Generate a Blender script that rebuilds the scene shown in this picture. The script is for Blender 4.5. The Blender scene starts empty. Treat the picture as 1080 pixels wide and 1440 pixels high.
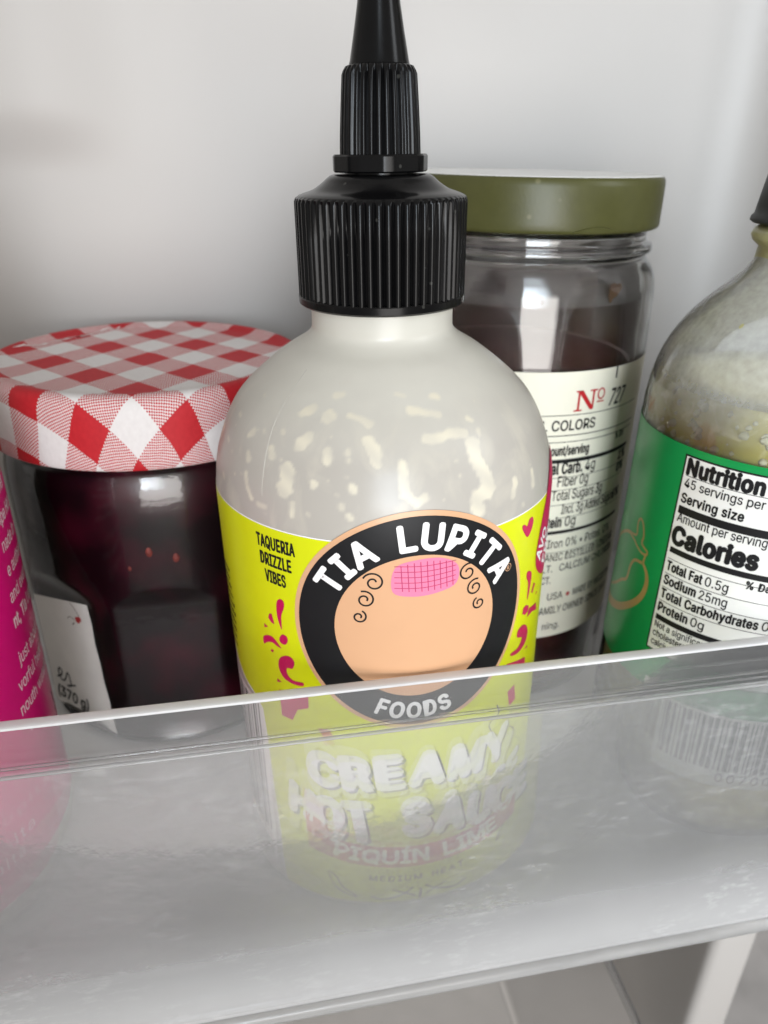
import bpy, bmesh, math, random, os
import numpy as np
from mathutils import Vector, Matrix

# ------------------------------------------------------------------ camera, world, lamps, exposure
sc = bpy.context.scene
COL = sc.collection
MM = 0.001
CAM_H = 152.0
FPX, PITCH, YAW, ROLL = 1040.0, math.radians(26.2), math.radians(11.4), math.radians(1.03)

cam_d = bpy.data.cameras.new('camera')
cam_d.sensor_fit = 'VERTICAL'; cam_d.sensor_height = 36.0; cam_d.sensor_width = 27.0
cam_d.lens = FPX / 1440.0 * 36.0
cam_d.clip_start = 0.005; cam_d.clip_end = 50.0
cam_d.dof.use_dof = True; cam_d.dof.focus_distance = 0.125; cam_d.dof.aperture_fstop = 24.0
cam = bpy.data.objects.new('camera', cam_d); COL.objects.link(cam)
_F = Vector((math.sin(YAW)*math.cos(PITCH), math.cos(YAW)*math.cos(PITCH), -math.sin(PITCH)))
_R = Vector((math.cos(YAW), -math.sin(YAW), 0)); _U = _R.cross(_F)
_R2 = math.cos(ROLL)*_R + math.sin(ROLL)*_U; _U2 = -math.sin(ROLL)*_R + math.cos(ROLL)*_U
cm = Matrix((_R2, _U2, -_F)).transposed().to_4x4(); cm.translation = Vector((0, 0, CAM_H*MM))
cam.matrix_world = cm
sc.camera = cam

w = bpy.data.worlds.new('World'); sc.world = w; w.use_nodes = True
bg = w.node_tree.nodes['Background']
bg.inputs['Color'].default_value = (1.0, 0.955, 0.905, 1); bg.inputs['Strength'].default_value = 0.56

def area_lamp(name, loc, target, size, power, color, spread=180):
    d = bpy.data.lights.new(name, 'AREA'); d.shape = 'RECTANGLE'; d.size, d.size_y = size
    d.energy = power; d.color = color; d.spread = math.radians(spread)
    o = bpy.data.objects.new(name, d); COL.objects.link(o)
    o.location = loc
    o.rotation_euler = (Vector(target) - Vector(loc)).to_track_quat('-Z', 'Y').to_euler()
    return o
# daylight from a window to the right of the open door, plus a warm fill lamp added low in front to brighten the bin
area_lamp('window_light', (0.12, -0.78, 0.32), (0.36, 0.25, 0.13), (0.60, 0.50), 1.25, (0.80, 0.90, 1.0), 44)
area_lamp('side_window_light', (0.52, -0.16, 0.36), (0.05, 0.16, 0.08), (0.14, 0.26), 0.8, (0.92, 0.96, 1.0))
area_lamp('front_fill_light', (0.05, -0.75, 0.02), (0.06, 0.15, -0.02), (0.5, 0.4), 4.6, (1.0, 0.96, 0.925))

sc.view_settings.view_transform = 'Standard'; sc.view_settings.look = 'None'
sc.view_settings.gamma = 1.0; sc.view_settings.exposure = 0.10; sc.view_settings.use_curve_mapping = False
sc.render.engine = 'CYCLES'
cy = sc.cycles
cy.use_denoising = True
try: cy.denoiser = 'OPENIMAGEDENOISE'
except Exception: pass
cy.max_bounces = 16; cy.diffuse_bounces = 5; cy.glossy_bounces = 5; cy.transmission_bounces = 14
cy.transparent_max_bounces = 24; cy.sample_clamp_indirect = 6.0; cy.blur_glossy = 0.6
cy.caustics_reflective = False; cy.caustics_refractive = True

rnd = random.Random(7)
np.random.seed(7)
# ------------------------------------------------------------------ materials
def new_mat(name):
    m = bpy.data.materials.new(name); m.use_nodes = True
    nt = m.node_tree; nt.nodes.clear()
    out = nt.nodes.new('ShaderNodeOutputMaterial')
    return m, nt, out
def N(nt, kind, **kw):
    n = nt.nodes.new('ShaderNode' + kind)
    for k, v in kw.items():
        if k.startswith('i_'):
            key = k[2:].replace('_', ' ')
            n.inputs[key].default_value = v
        else: setattr(n, k, v)
    return n
def L(nt, a, ao, b, bi): nt.links.new(a.outputs[ao], b.inputs[bi])
def c4(c): return (c[0], c[1], c[2], 1.0)

def principled(name, color, rough=0.5, spec=0.5, coat=0.0, var=0.06, scale=180.0, bump=0.0, bscale=600.0, metal=0.0, sss=0.0, rvar=0.0):
    """painted / plastic / paper surface: colour with fine mottling, optional fine relief"""
    m, nt, out = new_mat(name)
    p = N(nt, 'BsdfPrincipled'); L(nt, p, 'BSDF', out, 'Surface')
    tc = N(nt, 'TexCoord')
    nz = N(nt, 'TexNoise'); nz.inputs['Scale'].default_value = scale; nz.inputs['Detail'].default_value = 5
    L(nt, tc, 'Object', nz, 'Vector')
    mx = N(nt, 'Mix', data_type='RGBA')
    lo = tuple(max(0, c*(1-var*2)) for c in color); hi = tuple(min(1, c*(1+var)) for c in color)
    mx.inputs['A'].default_value = c4(lo); mx.inputs['B'].default_value = c4(hi)
    L(nt, nz, 'Fac', mx, 'Factor'); L(nt, mx, 'Result', p, 'Base Color')
    p.inputs['Roughness'].default_value = rough; p.inputs['Specular IOR Level'].default_value = spec
    p.inputs['Metallic'].default_value = metal
    p.inputs['Coat Weight'].default_value = coat; p.inputs['Coat Roughness'].default_value = 0.08
    if sss:
        p.inputs['Subsurface Weight'].default_value = sss
        p.inputs['Subsurface Radius'].default_value = (0.004, 0.0035, 0.003); p.inputs['Subsurface Scale'].default_value = 1.0
    if rvar:
        mr = N(nt, 'MapRange'); mr.inputs['To Min'].default_value = max(0, rough-rvar); mr.inputs['To Max'].default_value = rough+rvar
        n3 = N(nt, 'TexNoise'); n3.inputs['Scale'].default_value = scale*0.35; n3.inputs['Detail'].default_value = 6
        L(nt, tc, 'Object', n3, 'Vector'); L(nt, n3, 'Fac', mr, 'Value'); L(nt, mr, 'Result', p, 'Roughness')
    if bump:
        n2 = N(nt, 'TexNoise'); n2.inputs['Scale'].default_value = bscale; n2.inputs['Detail'].default_value = 4
        L(nt, tc, 'Object', n2, 'Vector')
        b = N(nt, 'Bump'); b.inputs['Strength'].default_value = bump; b.inputs['Distance'].default_value = 0.0004
        L(nt, n2, 'Fac', b, 'Height'); L(nt, b, 'Normal', p, 'Normal')
    return m

M = {}
M['liner'] = principled('door_liner_white', (0.468, 0.450, 0.430), 0.5, 0.5, var=0.025, scale=9.0, bump=0.05, bscale=220.0)
def specked(m, scale=24, col=(0.30, 0.27, 0.24), amt=0.25, size=0.035):
    nt = m.node_tree; p = [n for n in nt.nodes if n.type == 'BSDF_PRINCIPLED'][0]; tc = [n for n in nt.nodes if n.type == 'TEX_COORD'][0]
    vo = N(nt, 'TexVoronoi'); vo.inputs['Scale'].default_value = scale; L(nt, tc, 'Object', vo, 'Vector')
    sp = N(nt, 'MapRange'); sp.inputs['From Min'].default_value = size*0.5; sp.inputs['From Max'].default_value = size; sp.inputs['To Min'].default_value = amt; sp.inputs['To Max'].default_value = 0.0; L(nt, vo, 'Distance', sp, 'Value')
    old = p.inputs['Base Color'].links[0].from_socket
    mx = N(nt, 'Mix', data_type='RGBA'); mx.inputs['B'].default_value = c4(col); nt.links.new(old, mx.inputs['A']); L(nt, sp, 'Result', mx, 'Factor'); L(nt, mx, 'Result', p, 'Base Color')
specked(M['liner'])
M['black'] = principled('black_plastic', (0.003, 0.003, 0.0033), 0.2, 0.16, var=0.2, scale=350, bump=0.03, bscale=700, rvar=0.08)
specked(M['black'], 240, (0.10, 0.10, 0.09), 0.3, 0.09)
M['black_matt'] = principled('black_cap_plastic', (0.010, 0.010, 0.010), 0.5, 0.4, var=0.2, scale=350, bump=0.05, bscale=900)
M['yellow'] = principled('yellow_label', (0.585, 0.635, 0.004), 0.30, 0.4, var=0.03, scale=300, bump=0.05, bscale=140)
M['ink'] = principled('black_ink', (0.010, 0.010, 0.011), 0.45, 0.2, var=0.1)
M['peach'] = principled('peach_print', (0.60, 0.345, 0.195), 0.32, 0.4, var=0.02)
M['pinkpatch'] = principled('pink_print', (0.74, 0.20, 0.33), 0.32, 0.4, var=0.03)
M['pinkline'] = principled('deep_pink_print', (0.42, 0.035, 0.12), 0.32, 0.4, var=0.03)
M['white_ink'] = principled('white_ink', (0.80, 0.79, 0.78), 0.36, 0.4, var=0.02)
M['red_ink'] = principled('crimson_ink', (0.50, 0.008, 0.085), 0.32, 0.4, var=0.16, scale=2200)
M['magenta'] = principled('magenta_label', (0.60, 0.005, 0.165), 0.33, 0.4, var=0.04, scale=300, bump=0.05, bscale=140)
M['pinktext'] = principled('pale_pink_ink', (0.80, 0.56, 0.66), 0.35, 0.4, var=0.02)
M['green'] = principled('green_label', (0.002, 0.245, 0.056), 0.30, 0.45, var=0.05, scale=260, bump=0.04, bscale=140)
M['goldline'] = principled('dull_gold_ink', (0.34, 0.22, 0.07), 0.35, 0.5, var=0.06)
M['offwhite'] = principled('white_panel_print', (0.70, 0.70, 0.67), 0.34, 0.4, var=0.02)
M['cream_paper'] = principled('cream_paper', (0.72, 0.69, 0.58), 0.6, 0.3, var=0.04, scale=240, bump=0.1, bscale=900)
M['white_paper'] = principled('white_paper_label', (0.76, 0.73, 0.70), 0.55, 0.3, var=0.05, scale=160, bump=0.08, bscale=800)
M['redserif'] = principled('dark_red_ink', (0.42, 0.015, 0.02), 0.5, 0.3, var=0.05)
M['olive'] = principled('olive_enamel', (0.062, 0.062, 0.019), 0.36, 0.28, var=0.09, scale=420, bump=0.06, bscale=1500, rvar=0.1)
specked(M['olive'], 150, (0.20, 0.19, 0.11), 0.4, 0.12)
M['lidtop'] = principled('silvery_white_lid_top', (0.76, 0.76, 0.74), 0.42, 0.6, var=0.12, scale=900, bump=0.3, bscale=1300)
M['flake'] = principled('brown_herb_flake', (0.10, 0.045, 0.018), 0.6, 0.4, var=0.3, scale=900, bump=0.4, bscale=2000)
M['roomfloor'] = principled('grey_floor', (0.50, 0.50, 0.51), 0.55, 0.3, var=0.25, scale=14.0)
M['seed'] = principled('red_fruit_piece', (0.24, 0.03, 0.02), 0.6, 0.5, var=0.2, scale=900)

def thin_glass(name, tint=(0.97, 0.98, 0.97), haze=0.0, hazecol=(0.8, 0.8, 0.78), rough=0.03, hscale=120.0, bump=0.0, hlo=0.35, hhi=0.75, hmin=0.25, share=0.5):
    """clear wall: fresnel reflection over transmission, with a film of haze on it"""
    m, nt, out = new_mat(name)
    fr = N(nt, 'Fresnel'); fr.inputs['IOR'].default_value = 1.5
    tr = N(nt, 'BsdfTransparent'); tr.inputs['Color'].default_value = c4(tint)
    gl = N(nt, 'BsdfGlossy'); gl.inputs['Roughness'].default_value = rough
    tc = N(nt, 'TexCoord')
    base = tr
    if haze:
        df = N(nt, 'BsdfDiffuse'); df.inputs['Color'].default_value = c4(hazecol)
        tl = N(nt, 'BsdfTranslucent'); tl.inputs['Color'].default_value = c4(hazecol)
        h = N(nt, 'MixShader'); h.inputs[0].default_value = share; L(nt, df, 0, h, 1); L(nt, tl, 0, h, 2)
        nz = N(nt, 'TexNoise'); nz.inputs['Scale'].default_value = hscale; nz.inputs['Detail'].default_value = 6; L(nt, tc, 'Object', nz, 'Vector')
        mr = N(nt, 'MapRange'); mr.inputs['From Min'].default_value = hlo; mr.inputs['From Max'].default_value = hhi
        mr.inputs['To Min'].default_value = haze*hmin; mr.inputs['To Max'].default_value = haze*(1.65-hmin)
        L(nt, nz, 'Fac', mr, 'Value')
        b = N(nt, 'MixShader'); L(nt, mr, 'Result', b, 0); L(nt, tr, 0, b, 1); L(nt, h, 0, b, 2); base = b
    mx = N(nt, 'MixShader'); L(nt, fr, 'Fac', mx, 0); L(nt, base, 0, mx, 1); L(nt, gl, 0, mx, 2)
    if bump:
        n2 = N(nt, 'TexNoise'); n2.inputs['Scale'].default_value = 320; n2.inputs['Detail'].default_value = 3; L(nt, tc, 'Object', n2, 'Vector')
        bp = N(nt, 'Bump'); bp.inputs['Strength'].default_value = bump; bp.inputs['Distance'].default_value = 0.0006
        L(nt, n2, 'Fac', bp, 'Height'); L(nt, bp, 'Normal', fr, 'Normal'); L(nt, bp, 'Normal', gl, 'Normal')
    L(nt, mx, 0, out, 'Surface')
    return m

def real_glass(name, tint=(0.96, 0.97, 0.96), rough=0.0):
    m, nt, out = new_mat(name)
    p = N(nt, 'BsdfPrincipled'); p.inputs['Transmission Weight'].default_value = 1.0
    p.inputs['Base Color'].default_value = c4(tint); p.inputs['Roughness'].default_value = rough; p.inputs['IOR'].default_value = 1.47
    tc = N(nt, 'TexCoord'); nz = N(nt, 'TexNoise'); nz.inputs['Scale'].default_value = 60; L(nt, tc, 'Object', nz, 'Vector')
    b = N(nt, 'Bump'); b.inputs['Strength'].default_value = 0.12; b.inputs['Distance'].default_value = 0.001
    L(nt, nz, 'Fac', b, 'Height'); L(nt, b, 'Normal', p, 'Normal'); L(nt, p, 'BSDF', out, 'Surface')
    return m

def frosted(name, rough, haze, clear, ior=1.22, bump=0.25, bscale=240.0, col=(0.80, 0.80, 0.80), scuff=0.0, foot=None):
    """moulded clear plastic with a hazy, slightly hammered surface"""
    m, nt, out = new_mat(name)
    tc = N(nt, 'TexCoord')
    nz = N(nt, 'TexNoise'); nz.inputs['Scale'].default_value = bscale; nz.inputs['Detail'].default_value = 5; L(nt, tc, 'Object', nz, 'Vector')
    big = N(nt, 'TexNoise'); big.inputs['Scale'].default_value = 28.0; big.inputs['Detail'].default_value = 4; L(nt, tc, 'Object', big, 'Vector')
    ml = N(nt, 'Math', operation='MULTIPLY'); L(nt, nz, 'Fac', ml, 0); L(nt, big, 'Fac', ml, 1)
    bp = N(nt, 'Bump'); bp.inputs['Strength'].default_value = bump; bp.inputs['Distance'].default_value = 0.0008
    L(nt, ml, 0, bp, 'Height')
    rf = N(nt, 'BsdfRefraction'); rf.inputs['Roughness'].default_value = rough; rf.inputs['IOR'].default_value = ior
    rf.inputs['Color'].default_value = (0.97, 0.97, 0.97, 1); L(nt, bp, 'Normal', rf, 'Normal')
    tr = N(nt, 'BsdfTransparent'); tr.inputs['Color'].default_value = (0.97, 0.97, 0.97, 1)
    a = N(nt, 'MixShader'); a.inputs[0].default_value = clear; L(nt, rf, 0, a, 1); L(nt, tr, 0, a, 2)
    df = N(nt, 'BsdfDiffuse'); df.inputs['Color'].default_value = c4(col); L(nt, bp, 'Normal', df, 'Normal')
    tl = N(nt, 'BsdfTranslucent'); tl.inputs['Color'].default_value = c4(col)
    h = N(nt, 'MixShader'); h.inputs[0].default_value = 0.22; L(nt, df, 0, h, 1); L(nt, tl, 0, h, 2)
    mr = N(nt, 'MapRange'); mr.inputs['From Min'].default_value = 0.3; mr.inputs['From Max'].default_value = 0.7
    mr.inputs['To Min'].default_value = haze*0.88; mr.inputs['To Max'].default_value = haze*1.12
    L(nt, big, 'Fac', mr, 'Value')
    hz = mr
    if scuff:
        # handling marks: short rubbed patches and fine scratches in the surface
        mp = N(nt, 'Mapping'); mp.inputs['Scale'].default_value = (0.55, 1.0, 1.6); L(nt, tc, 'Object', mp, 'Vector')
        sn = N(nt, 'TexNoise'); sn.inputs['Scale'].default_value = 420; sn.inputs['Detail'].default_value = 8; sn.inputs['Roughness'].default_value = 0.7; L(nt, mp, 'Vector', sn, 'Vector')
        pn = N(nt, 'TexNoise'); pn.inputs['Scale'].default_value = 34; pn.inputs['Detail'].default_value = 5; L(nt, tc, 'Object', pn, 'Vector')
        r1 = N(nt, 'MapRange'); r1.inputs['From Min'].default_value = 0.50; r1.inputs['From Max'].default_value = 0.72; L(nt, sn, 'Fac', r1, 'Value')
        r2 = N(nt, 'MapRange'); r2.inputs['From Min'].default_value = 0.47; r2.inputs['From Max'].default_value = 0.66; L(nt, pn, 'Fac', r2, 'Value')
        pr = N(nt, 'Math', operation='MULTIPLY'); L(nt, r1, 'Result', pr, 0); L(nt, r2, 'Result', pr, 1)
        ma = N(nt, 'Math', operation='MULTIPLY_ADD'); ma.inputs[1].default_value = scuff; ma.use_clamp = True; L(nt, pr, 0, ma, 0); L(nt, mr, 'Result', ma, 2)
        hz = ma
    if foot:
        sz = N(nt, 'SeparateXYZ'); L(nt, tc, 'Object', sz, 0)
        fr2 = N(nt, 'MapRange', interpolation_type='SMOOTHSTEP'); fr2.inputs['From Min'].default_value = foot[0]; fr2.inputs['From Max'].default_value = foot[1]; fr2.inputs['To Min'].default_value = foot[2]; fr2.inputs['To Max'].default_value = 0.0
        L(nt, sz, 'Z', fr2, 'Value')
        ad = N(nt, 'Math', operation='ADD'); ad.use_clamp = True; L(nt, hz, 0, ad, 0); L(nt, fr2, 'Result', ad, 1); hz = ad
        rr3 = N(nt, 'MapRange'); rr3.inputs['From Min'].default_value = foot[0]; rr3.inputs['From Max'].default_value = foot[1]; rr3.inputs['To Min'].default_value = 0.28; rr3.inputs['To Max'].default_value = rough
        L(nt, sz, 'Z', rr3, 'Value'); L(nt, rr3, 'Result', rf, 'Roughness')
    b = N(nt, 'MixShader'); L(nt, hz, 0, b, 0); L(nt, a, 0, b, 1); L(nt, h, 0, b, 2)
    gl = N(nt, 'BsdfGlossy'); gl.inputs['Roughness'].default_value = max(0.08, rough*0.9); L(nt, bp, 'Normal', gl, 'Normal')
    fr = N(nt, 'Fresnel'); fr.inputs['IOR'].default_value = 1.4; L(nt, bp, 'Normal', fr, 'Normal')
    c = N(nt, 'MixShader'); L(nt, fr, 0, c, 0); L(nt, b, 0, c, 1); L(nt, gl, 0, c, 2)
    L(nt, c, 0, out, 'Surface')
    return m

M['panel'] = frosted('frosted_clear_plastic', 0.13, 0.165, 0.75, bump=0.08, col=(0.94, 0.94, 0.94), scuff=0.15, foot=(-0.016, 0.016, 0.26))
M['rim'] = frosted('clear_plastic_rim', 0.04, 0.10, 0.96, ior=1.02, bump=0.03)
M['rim_edge'] = principled('polished_plastic_edge', (0.66, 0.66, 0.66), 0.22, 0.5, var=0.02)
M['binfloor'] = principled('milky_bin_floor', (0.70, 0.70, 0.70), 0.35, 0.5, var=0.06, scale=30, bump=0.1, bscale=250)
M['jarglass'] = thin_glass('jar_glass', (0.96, 0.96, 0.96), 0.0, rough=0.04, bump=0.10)
M['oliveglass'] = real_glass('clear_jar_glass')
M['bottleglass'] = thin_glass('wet_bottle_glass', (0.97, 0.98, 0.97), 0.46, (0.95, 0.97, 0.94), 0.05, 700.0, 0.03, 0.30, 0.75, 0.7, 0.2)
def fade_below(mat, z0, z1, lo, hi=1.0):
    nt = mat.node_tree; mr = [n for n in nt.nodes if n.type == 'MAP_RANGE'][0]; tc = [n for n in nt.nodes if n.type == 'TEX_COORD'][0]
    tgt = mr.outputs['Result'].links[0].to_socket
    sp = N(nt, 'SeparateXYZ'); L(nt, tc, 'Object', sp, 0)
    r = N(nt, 'MapRange'); r.inputs['From Min'].default_value = z0; r.inputs['From Max'].default_value = z1; r.inputs['To Min'].default_value = lo; r.inputs['To Max'].default_value = hi
    L(nt, sp, 'Z', r, 'Value')
    ml = N(nt, 'Math', operation='MULTIPLY'); L(nt, mr, 'Result', ml, 0); L(nt, r, 'Result', ml, 1); nt.links.new(ml.outputs[0], tgt)
fade_below(M['bottleglass'], 0.099, 0.113, 0.06)

def squeeze_plastic():
    m, nt, out = new_mat('milky_squeeze_plastic')
    at = N(nt, 'Attribute'); at.attribute_name = 'residue'
    fl = N(nt, 'Attribute'); fl.attribute_name = 'film'
    tc = N(nt, 'TexCoord')
    nz = N(nt, 'TexNoise'); nz.inputs['Scale'].default_value = 160; nz.inputs['Detail'].default_value = 6; L(nt, tc, 'Object', nz, 'Vector')
    mx0 = N(nt, 'Mix', data_type='RGBA'); mx0.inputs['A'].default_value = (0.53, 0.50, 0.45, 1); mx0.inputs['B'].default_value = (0.70, 0.68, 0.605, 1)
    ad = N(nt, 'MapRange'); ad.inputs['From Min'].default_value = 0.3; ad.inputs['From Max'].default_value = 0.7; ad.inputs['To Min'].default_value = -0.08; ad.inputs['To Max'].default_value = 0.08
    L(nt, nz, 'Fac', ad, 'Value')
    sm = N(nt, 'Math', operation='ADD'); sm.use_clamp = True; L(nt, fl, 'Fac', sm, 0); L(nt, ad, 'Result', sm, 1)
    L(nt, sm, 0, mx0, 'Factor')
    mx1 = N(nt, 'Mix', data_type='RGBA'); mx1.inputs['B'].default_value = (0.82, 0.77, 0.63, 1)
    L(nt, mx0, 'Result', mx1, 'A'); L(nt, at, 'Fac', mx1, 'Factor')
    mo = N(nt, 'TexNoise'); mo.inputs['Scale'].default_value = 150; mo.inputs['Detail'].default_value = 5; mo.inputs['Distortion'].default_value = 0.6
    mpp = N(nt, 'Mapping'); mpp.inputs['Scale'].default_value = (1.0, 1.0, 0.55); L(nt, tc, 'Object', mpp, 'Vector'); L(nt, mpp, 'Vector', mo, 'Vector')
    mor = N(nt, 'MapRange'); mor.inputs['From Min'].default_value = 0.50; mor.inputs['From Max'].default_value = 0.66; mor.inputs['To Max'].default_value = 0.28; L(nt, mo, 'Fac', mor, 'Value')
    inv = N(nt, 'Math', operation='SUBTRACT'); inv.inputs[0].default_value = 1.0; L(nt, fl, 'Fac', inv, 1)
    mm_ = N(nt, 'Math', operation='MULTIPLY'); L(nt, mor, 'Result', mm_, 0); L(nt, inv, 0, mm_, 1)
    mxx = N(nt, 'Math', operation='MAXIMUM'); L(nt, mm_, 0, mxx, 0); L(nt, at, 'Fac', mxx, 1); L(nt, mxx, 0, mx1, 'Factor')
    p = N(nt, 'BsdfPrincipled'); p.inputs['Roughness'].default_value = 0.30
    L(nt, mx1, 'Result', p, 'Base Color')
    n2 = N(nt, 'TexNoise'); n2.inputs['Scale'].default_value = 260; L(nt, tc, 'Object', n2, 'Vector')
    bp = N(nt, 'Bump'); bp.inputs['Strength'].default_value = 0.12; bp.inputs['Distance'].default_value = 0.0005; L(nt, n2, 'Fac', bp, 'Height'); L(nt, bp, 'Normal', p, 'Normal')
    tl = N(nt, 'BsdfTranslucent'); L(nt, mx1, 'Result', tl, 'Color')
    s = N(nt, 'MixShader'); s.inputs[0].default_value = 0.28; L(nt, p, 0, s, 1); L(nt, tl, 0, s, 2)
    L(nt, s, 0, out, 'Surface')
    return m
M['squeeze'] = squeeze_plastic()

def gingham():
    m, nt, out = new_mat('red_gingham_print')
    uv = N(nt, 'UVMap'); uv.uv_map = 'cloth'
    sp = N(nt, 'SeparateXYZ'); 
    wob = N(nt, 'TexNoise'); wob.inputs['Scale'].default_value = 1.3; wob.inputs['Detail'].default_value = 2; L(nt, uv, 'UV', wob, 'Vector')
    wv = N(nt, 'VectorMath', operation='MULTIPLY_ADD'); wv.inputs[1].default_value = (0.10, 0.10, 0); L(nt, wob, 'Color', wv, 0); L(nt, uv, 'UV', wv, 2)
    L(nt, wv, 0, sp, 0)
    def stripe(axis, off):
        a = N(nt, 'Math', operation='ADD'); a.inputs[1].default_value = off; L(nt, sp, axis, a, 0)
        h = N(nt, 'Math', operation='MULTIPLY'); h.inputs[1].default_value = 0.5; L(nt, a, 0, h, 0)
        f = N(nt, 'Math', operation='FRACT'); L(nt, h, 0, f, 0)
        g = N(nt, 'Math', operation='LESS_THAN'); g.inputs[1].default_value = 0.5; L(nt, f, 0, g, 0)
        return g
    a, b = stripe('X', 40.72), stripe('Y', 40.18)
    # weave: red threads of one direction cross white threads of the other
    def thread(axis):
        k = N(nt, 'Math', operation='MULTIPLY'); k.inputs[1].default_value = 11.0; L(nt, sp, axis, k, 0)
        f = N(nt, 'Math', operation='FRACT'); L(nt, k, 0, f, 0)
        g = N(nt, 'Math', operation='LESS_THAN'); g.inputs[1].default_value = 0.5; L(nt, f, 0, g, 0); return g
    ta, tb = thread('X'), thread('Y')
    xr = N(nt, 'Math', operation='COMPARE'); xr.inputs[2].default_value = 0.1; L(nt, ta, 0, xr, 0); L(nt, tb, 0, xr, 1)   # checker of threads
    # colour = thread on top is warp (stripe a) or weft (stripe b)
    top = N(nt, 'Mix', data_type='FLOAT'); L(nt, xr, 0, top, 'Factor'); L(nt, a, 0, top, 'A'); L(nt, b, 0, top, 'B')
    nz = N(nt, 'TexNoise'); nz.inputs['Scale'].default_value = 7; nz.inputs['Detail'].default_value = 6; L(nt, uv, 'UV', nz, 'Vector')
    red = N(nt, 'Mix', data_type='RGBA'); red.inputs['A'].default_value = (0.36, 0.006, 0.012, 1); red.inputs['B'].default_value = (0.52, 0.018, 0.026, 1); L(nt, nz, 'Fac', red, 'Factor')
    wh = N(nt, 'Mix', data_type='RGBA'); wh.inputs['A'].default_value = (0.60, 0.57, 0.56, 1); wh.inputs['B'].default_value = (0.72, 0.70, 0.69, 1); L(nt, nz, 'Fac', wh, 'Factor')
    mx = N(nt, 'Mix', data_type='RGBA'); L(nt, top, 'Result', mx, 'Factor'); L(nt, wh, 'Result', mx, 'A'); L(nt, red, 'Result', mx, 'B')
    p = N(nt, 'BsdfPrincipled'); p.inputs['Roughness'].default_value = 0.6; p.inputs['Specular IOR Level'].default_value = 0.3; L(nt, mx, 'Result', p, 'Base Color')
    bp = N(nt, 'Bump'); bp.inputs['Strength'].default_value = 0.15; bp.inputs['Distance'].default_value = 0.0002; L(nt, xr, 0, bp, 'Height'); L(nt, bp, 'Normal', p, 'Normal')
    L(nt, p, 0, out, 'Surface')
    return m
M['gingham'] = gingham()

def jam():
    m, nt, out = new_mat('dark_berry_jam')
    tc = N(nt, 'TexCoord'); nz = N(nt, 'TexNoise'); nz.inputs['Scale'].default_value = 55; nz.inputs['Detail'].default_value = 7; L(nt, tc, 'Object', nz, 'Vector')
    cr = N(nt, 'ValToRGB'); cr.color_ramp.elements[0].position = 0.45; cr.color_ramp.elements[0].color = (0.0045, 0.0010, 0.0020, 1)
    cr.color_ramp.elements[1].position = 0.85; cr.color_ramp.elements[1].color = (0.085, 0.004, 0.016, 1); L(nt, nz, 'Fac', cr, 'Fac')
    p = N(nt, 'BsdfPrincipled'); p.inputs['Roughness'].default_value = 0.30; L(nt, cr, 'Color', p, 'Base Color'); L(nt, p, 0, out, 'Surface')
    bp = N(nt, 'Bump'); bp.inputs['Strength'].default_value = 0.2; bp.inputs['Distance'].default_value = 0.001; L(nt, nz, 'Fac', bp, 'Height'); L(nt, bp, 'Normal', p, 'Normal')
    return m
M['jam'] = jam()

def liquid(name, dark, light, scale, lo, hi, rough=0.35, chunks=None):
    m, nt, out = new_mat(name)
    tc = N(nt, 'TexCoord'); nz = N(nt, 'TexNoise'); nz.inputs['Scale'].default_value = scale; nz.inputs['Detail'].default_value = 5; nz.inputs['Distortion'].default_value = 0.4; L(nt, tc, 'Object', nz, 'Vector')
    cr = N(nt, 'ValToRGB'); cr.color_ramp.elements[0].position = lo; cr.color_ramp.elements[0].color = c4(dark)
    cr.color_ramp.elements[1].position = hi; cr.color_ramp.elements[1].color = c4(light); L(nt, nz, 'Fac', cr, 'Fac')
    p = N(nt, 'BsdfPrincipled'); p.inputs['Roughness'].default_value = rough; L(nt, cr, 'Color', p, 'Base Color')
    p.inputs['Subsurface Weight'].default_value = 0.5; p.inputs['Subsurface Radius'].default_value = (0.006, 0.005, 0.002); p.inputs['Subsurface Scale'].default_value = 1.0
    L(nt, p, 0, out, 'Surface'); return m
M['pickle'] = liquid('dark_red_brine', (0.022, 0.004, 0.006), (0.070, 0.013, 0.016), 60, 0.3, 0.8)
M['salsa'] = liquid('pale_green_chilli_sauce', (0.46, 0.40, 0.10), (0.72, 0.66, 0.36), 190, 0.50, 0.64)
M['panel_bead'] = frosted('thick_plastic_bead', 0.2, 0.35, 0.3, col=(0.82, 0.82, 0.81))
M['lowbin'] = thin_glass('lower_bin_plastic', (0.97, 0.97, 0.97), 0.04, (0.7, 0.7, 0.7), 0.12, 60.0)
M['jarfilm'] = thin_glass('film_inside_jar', (0.95, 0.93, 0.92), 0.26, (0.74, 0.70, 0.69), 0.2, 120.0, 0.1)
M['lump'] = principled('pale_pepper_pulp', (0.62, 0.58, 0.38), 0.75, 0.2, var=0.1, scale=900, sss=0.3)
M['drip'] = principled('dried_green_sauce', (0.42, 0.40, 0.19), 0.35, 0.5, var=0.15, scale=500)

M['lowrim'] = thin_glass('lower_rim_plastic', (0.96, 0.96, 0.96), 0.22, (0.85, 0.85, 0.85), 0.1, 60.0)

M['floorplastic'] = frosted('hazy_floor_plastic', 0.3, 0.85, 0.2, bump=0.1, col=(0.92, 0.92, 0.92))

M['seam'] = principled('moulded_seam', (0.57, 0.55, 0.49), 0.4, 0.4)

M['top_edge'] = frosted('moulded_top_edge', 0.2, 0.85, 0.4, col=(0.86, 0.86, 0.86))

M['stain'] = thin_glass('brine_stain', (0.72, 0.60, 0.60), 0.55, (0.115, 0.045, 0.045), 0.2, 90.0, 0.05, 0.3, 0.7, 0.7, 0.35)
fade_below(M['stain'], 0.105, 0.1185, 1.5, 0.05)
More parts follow.
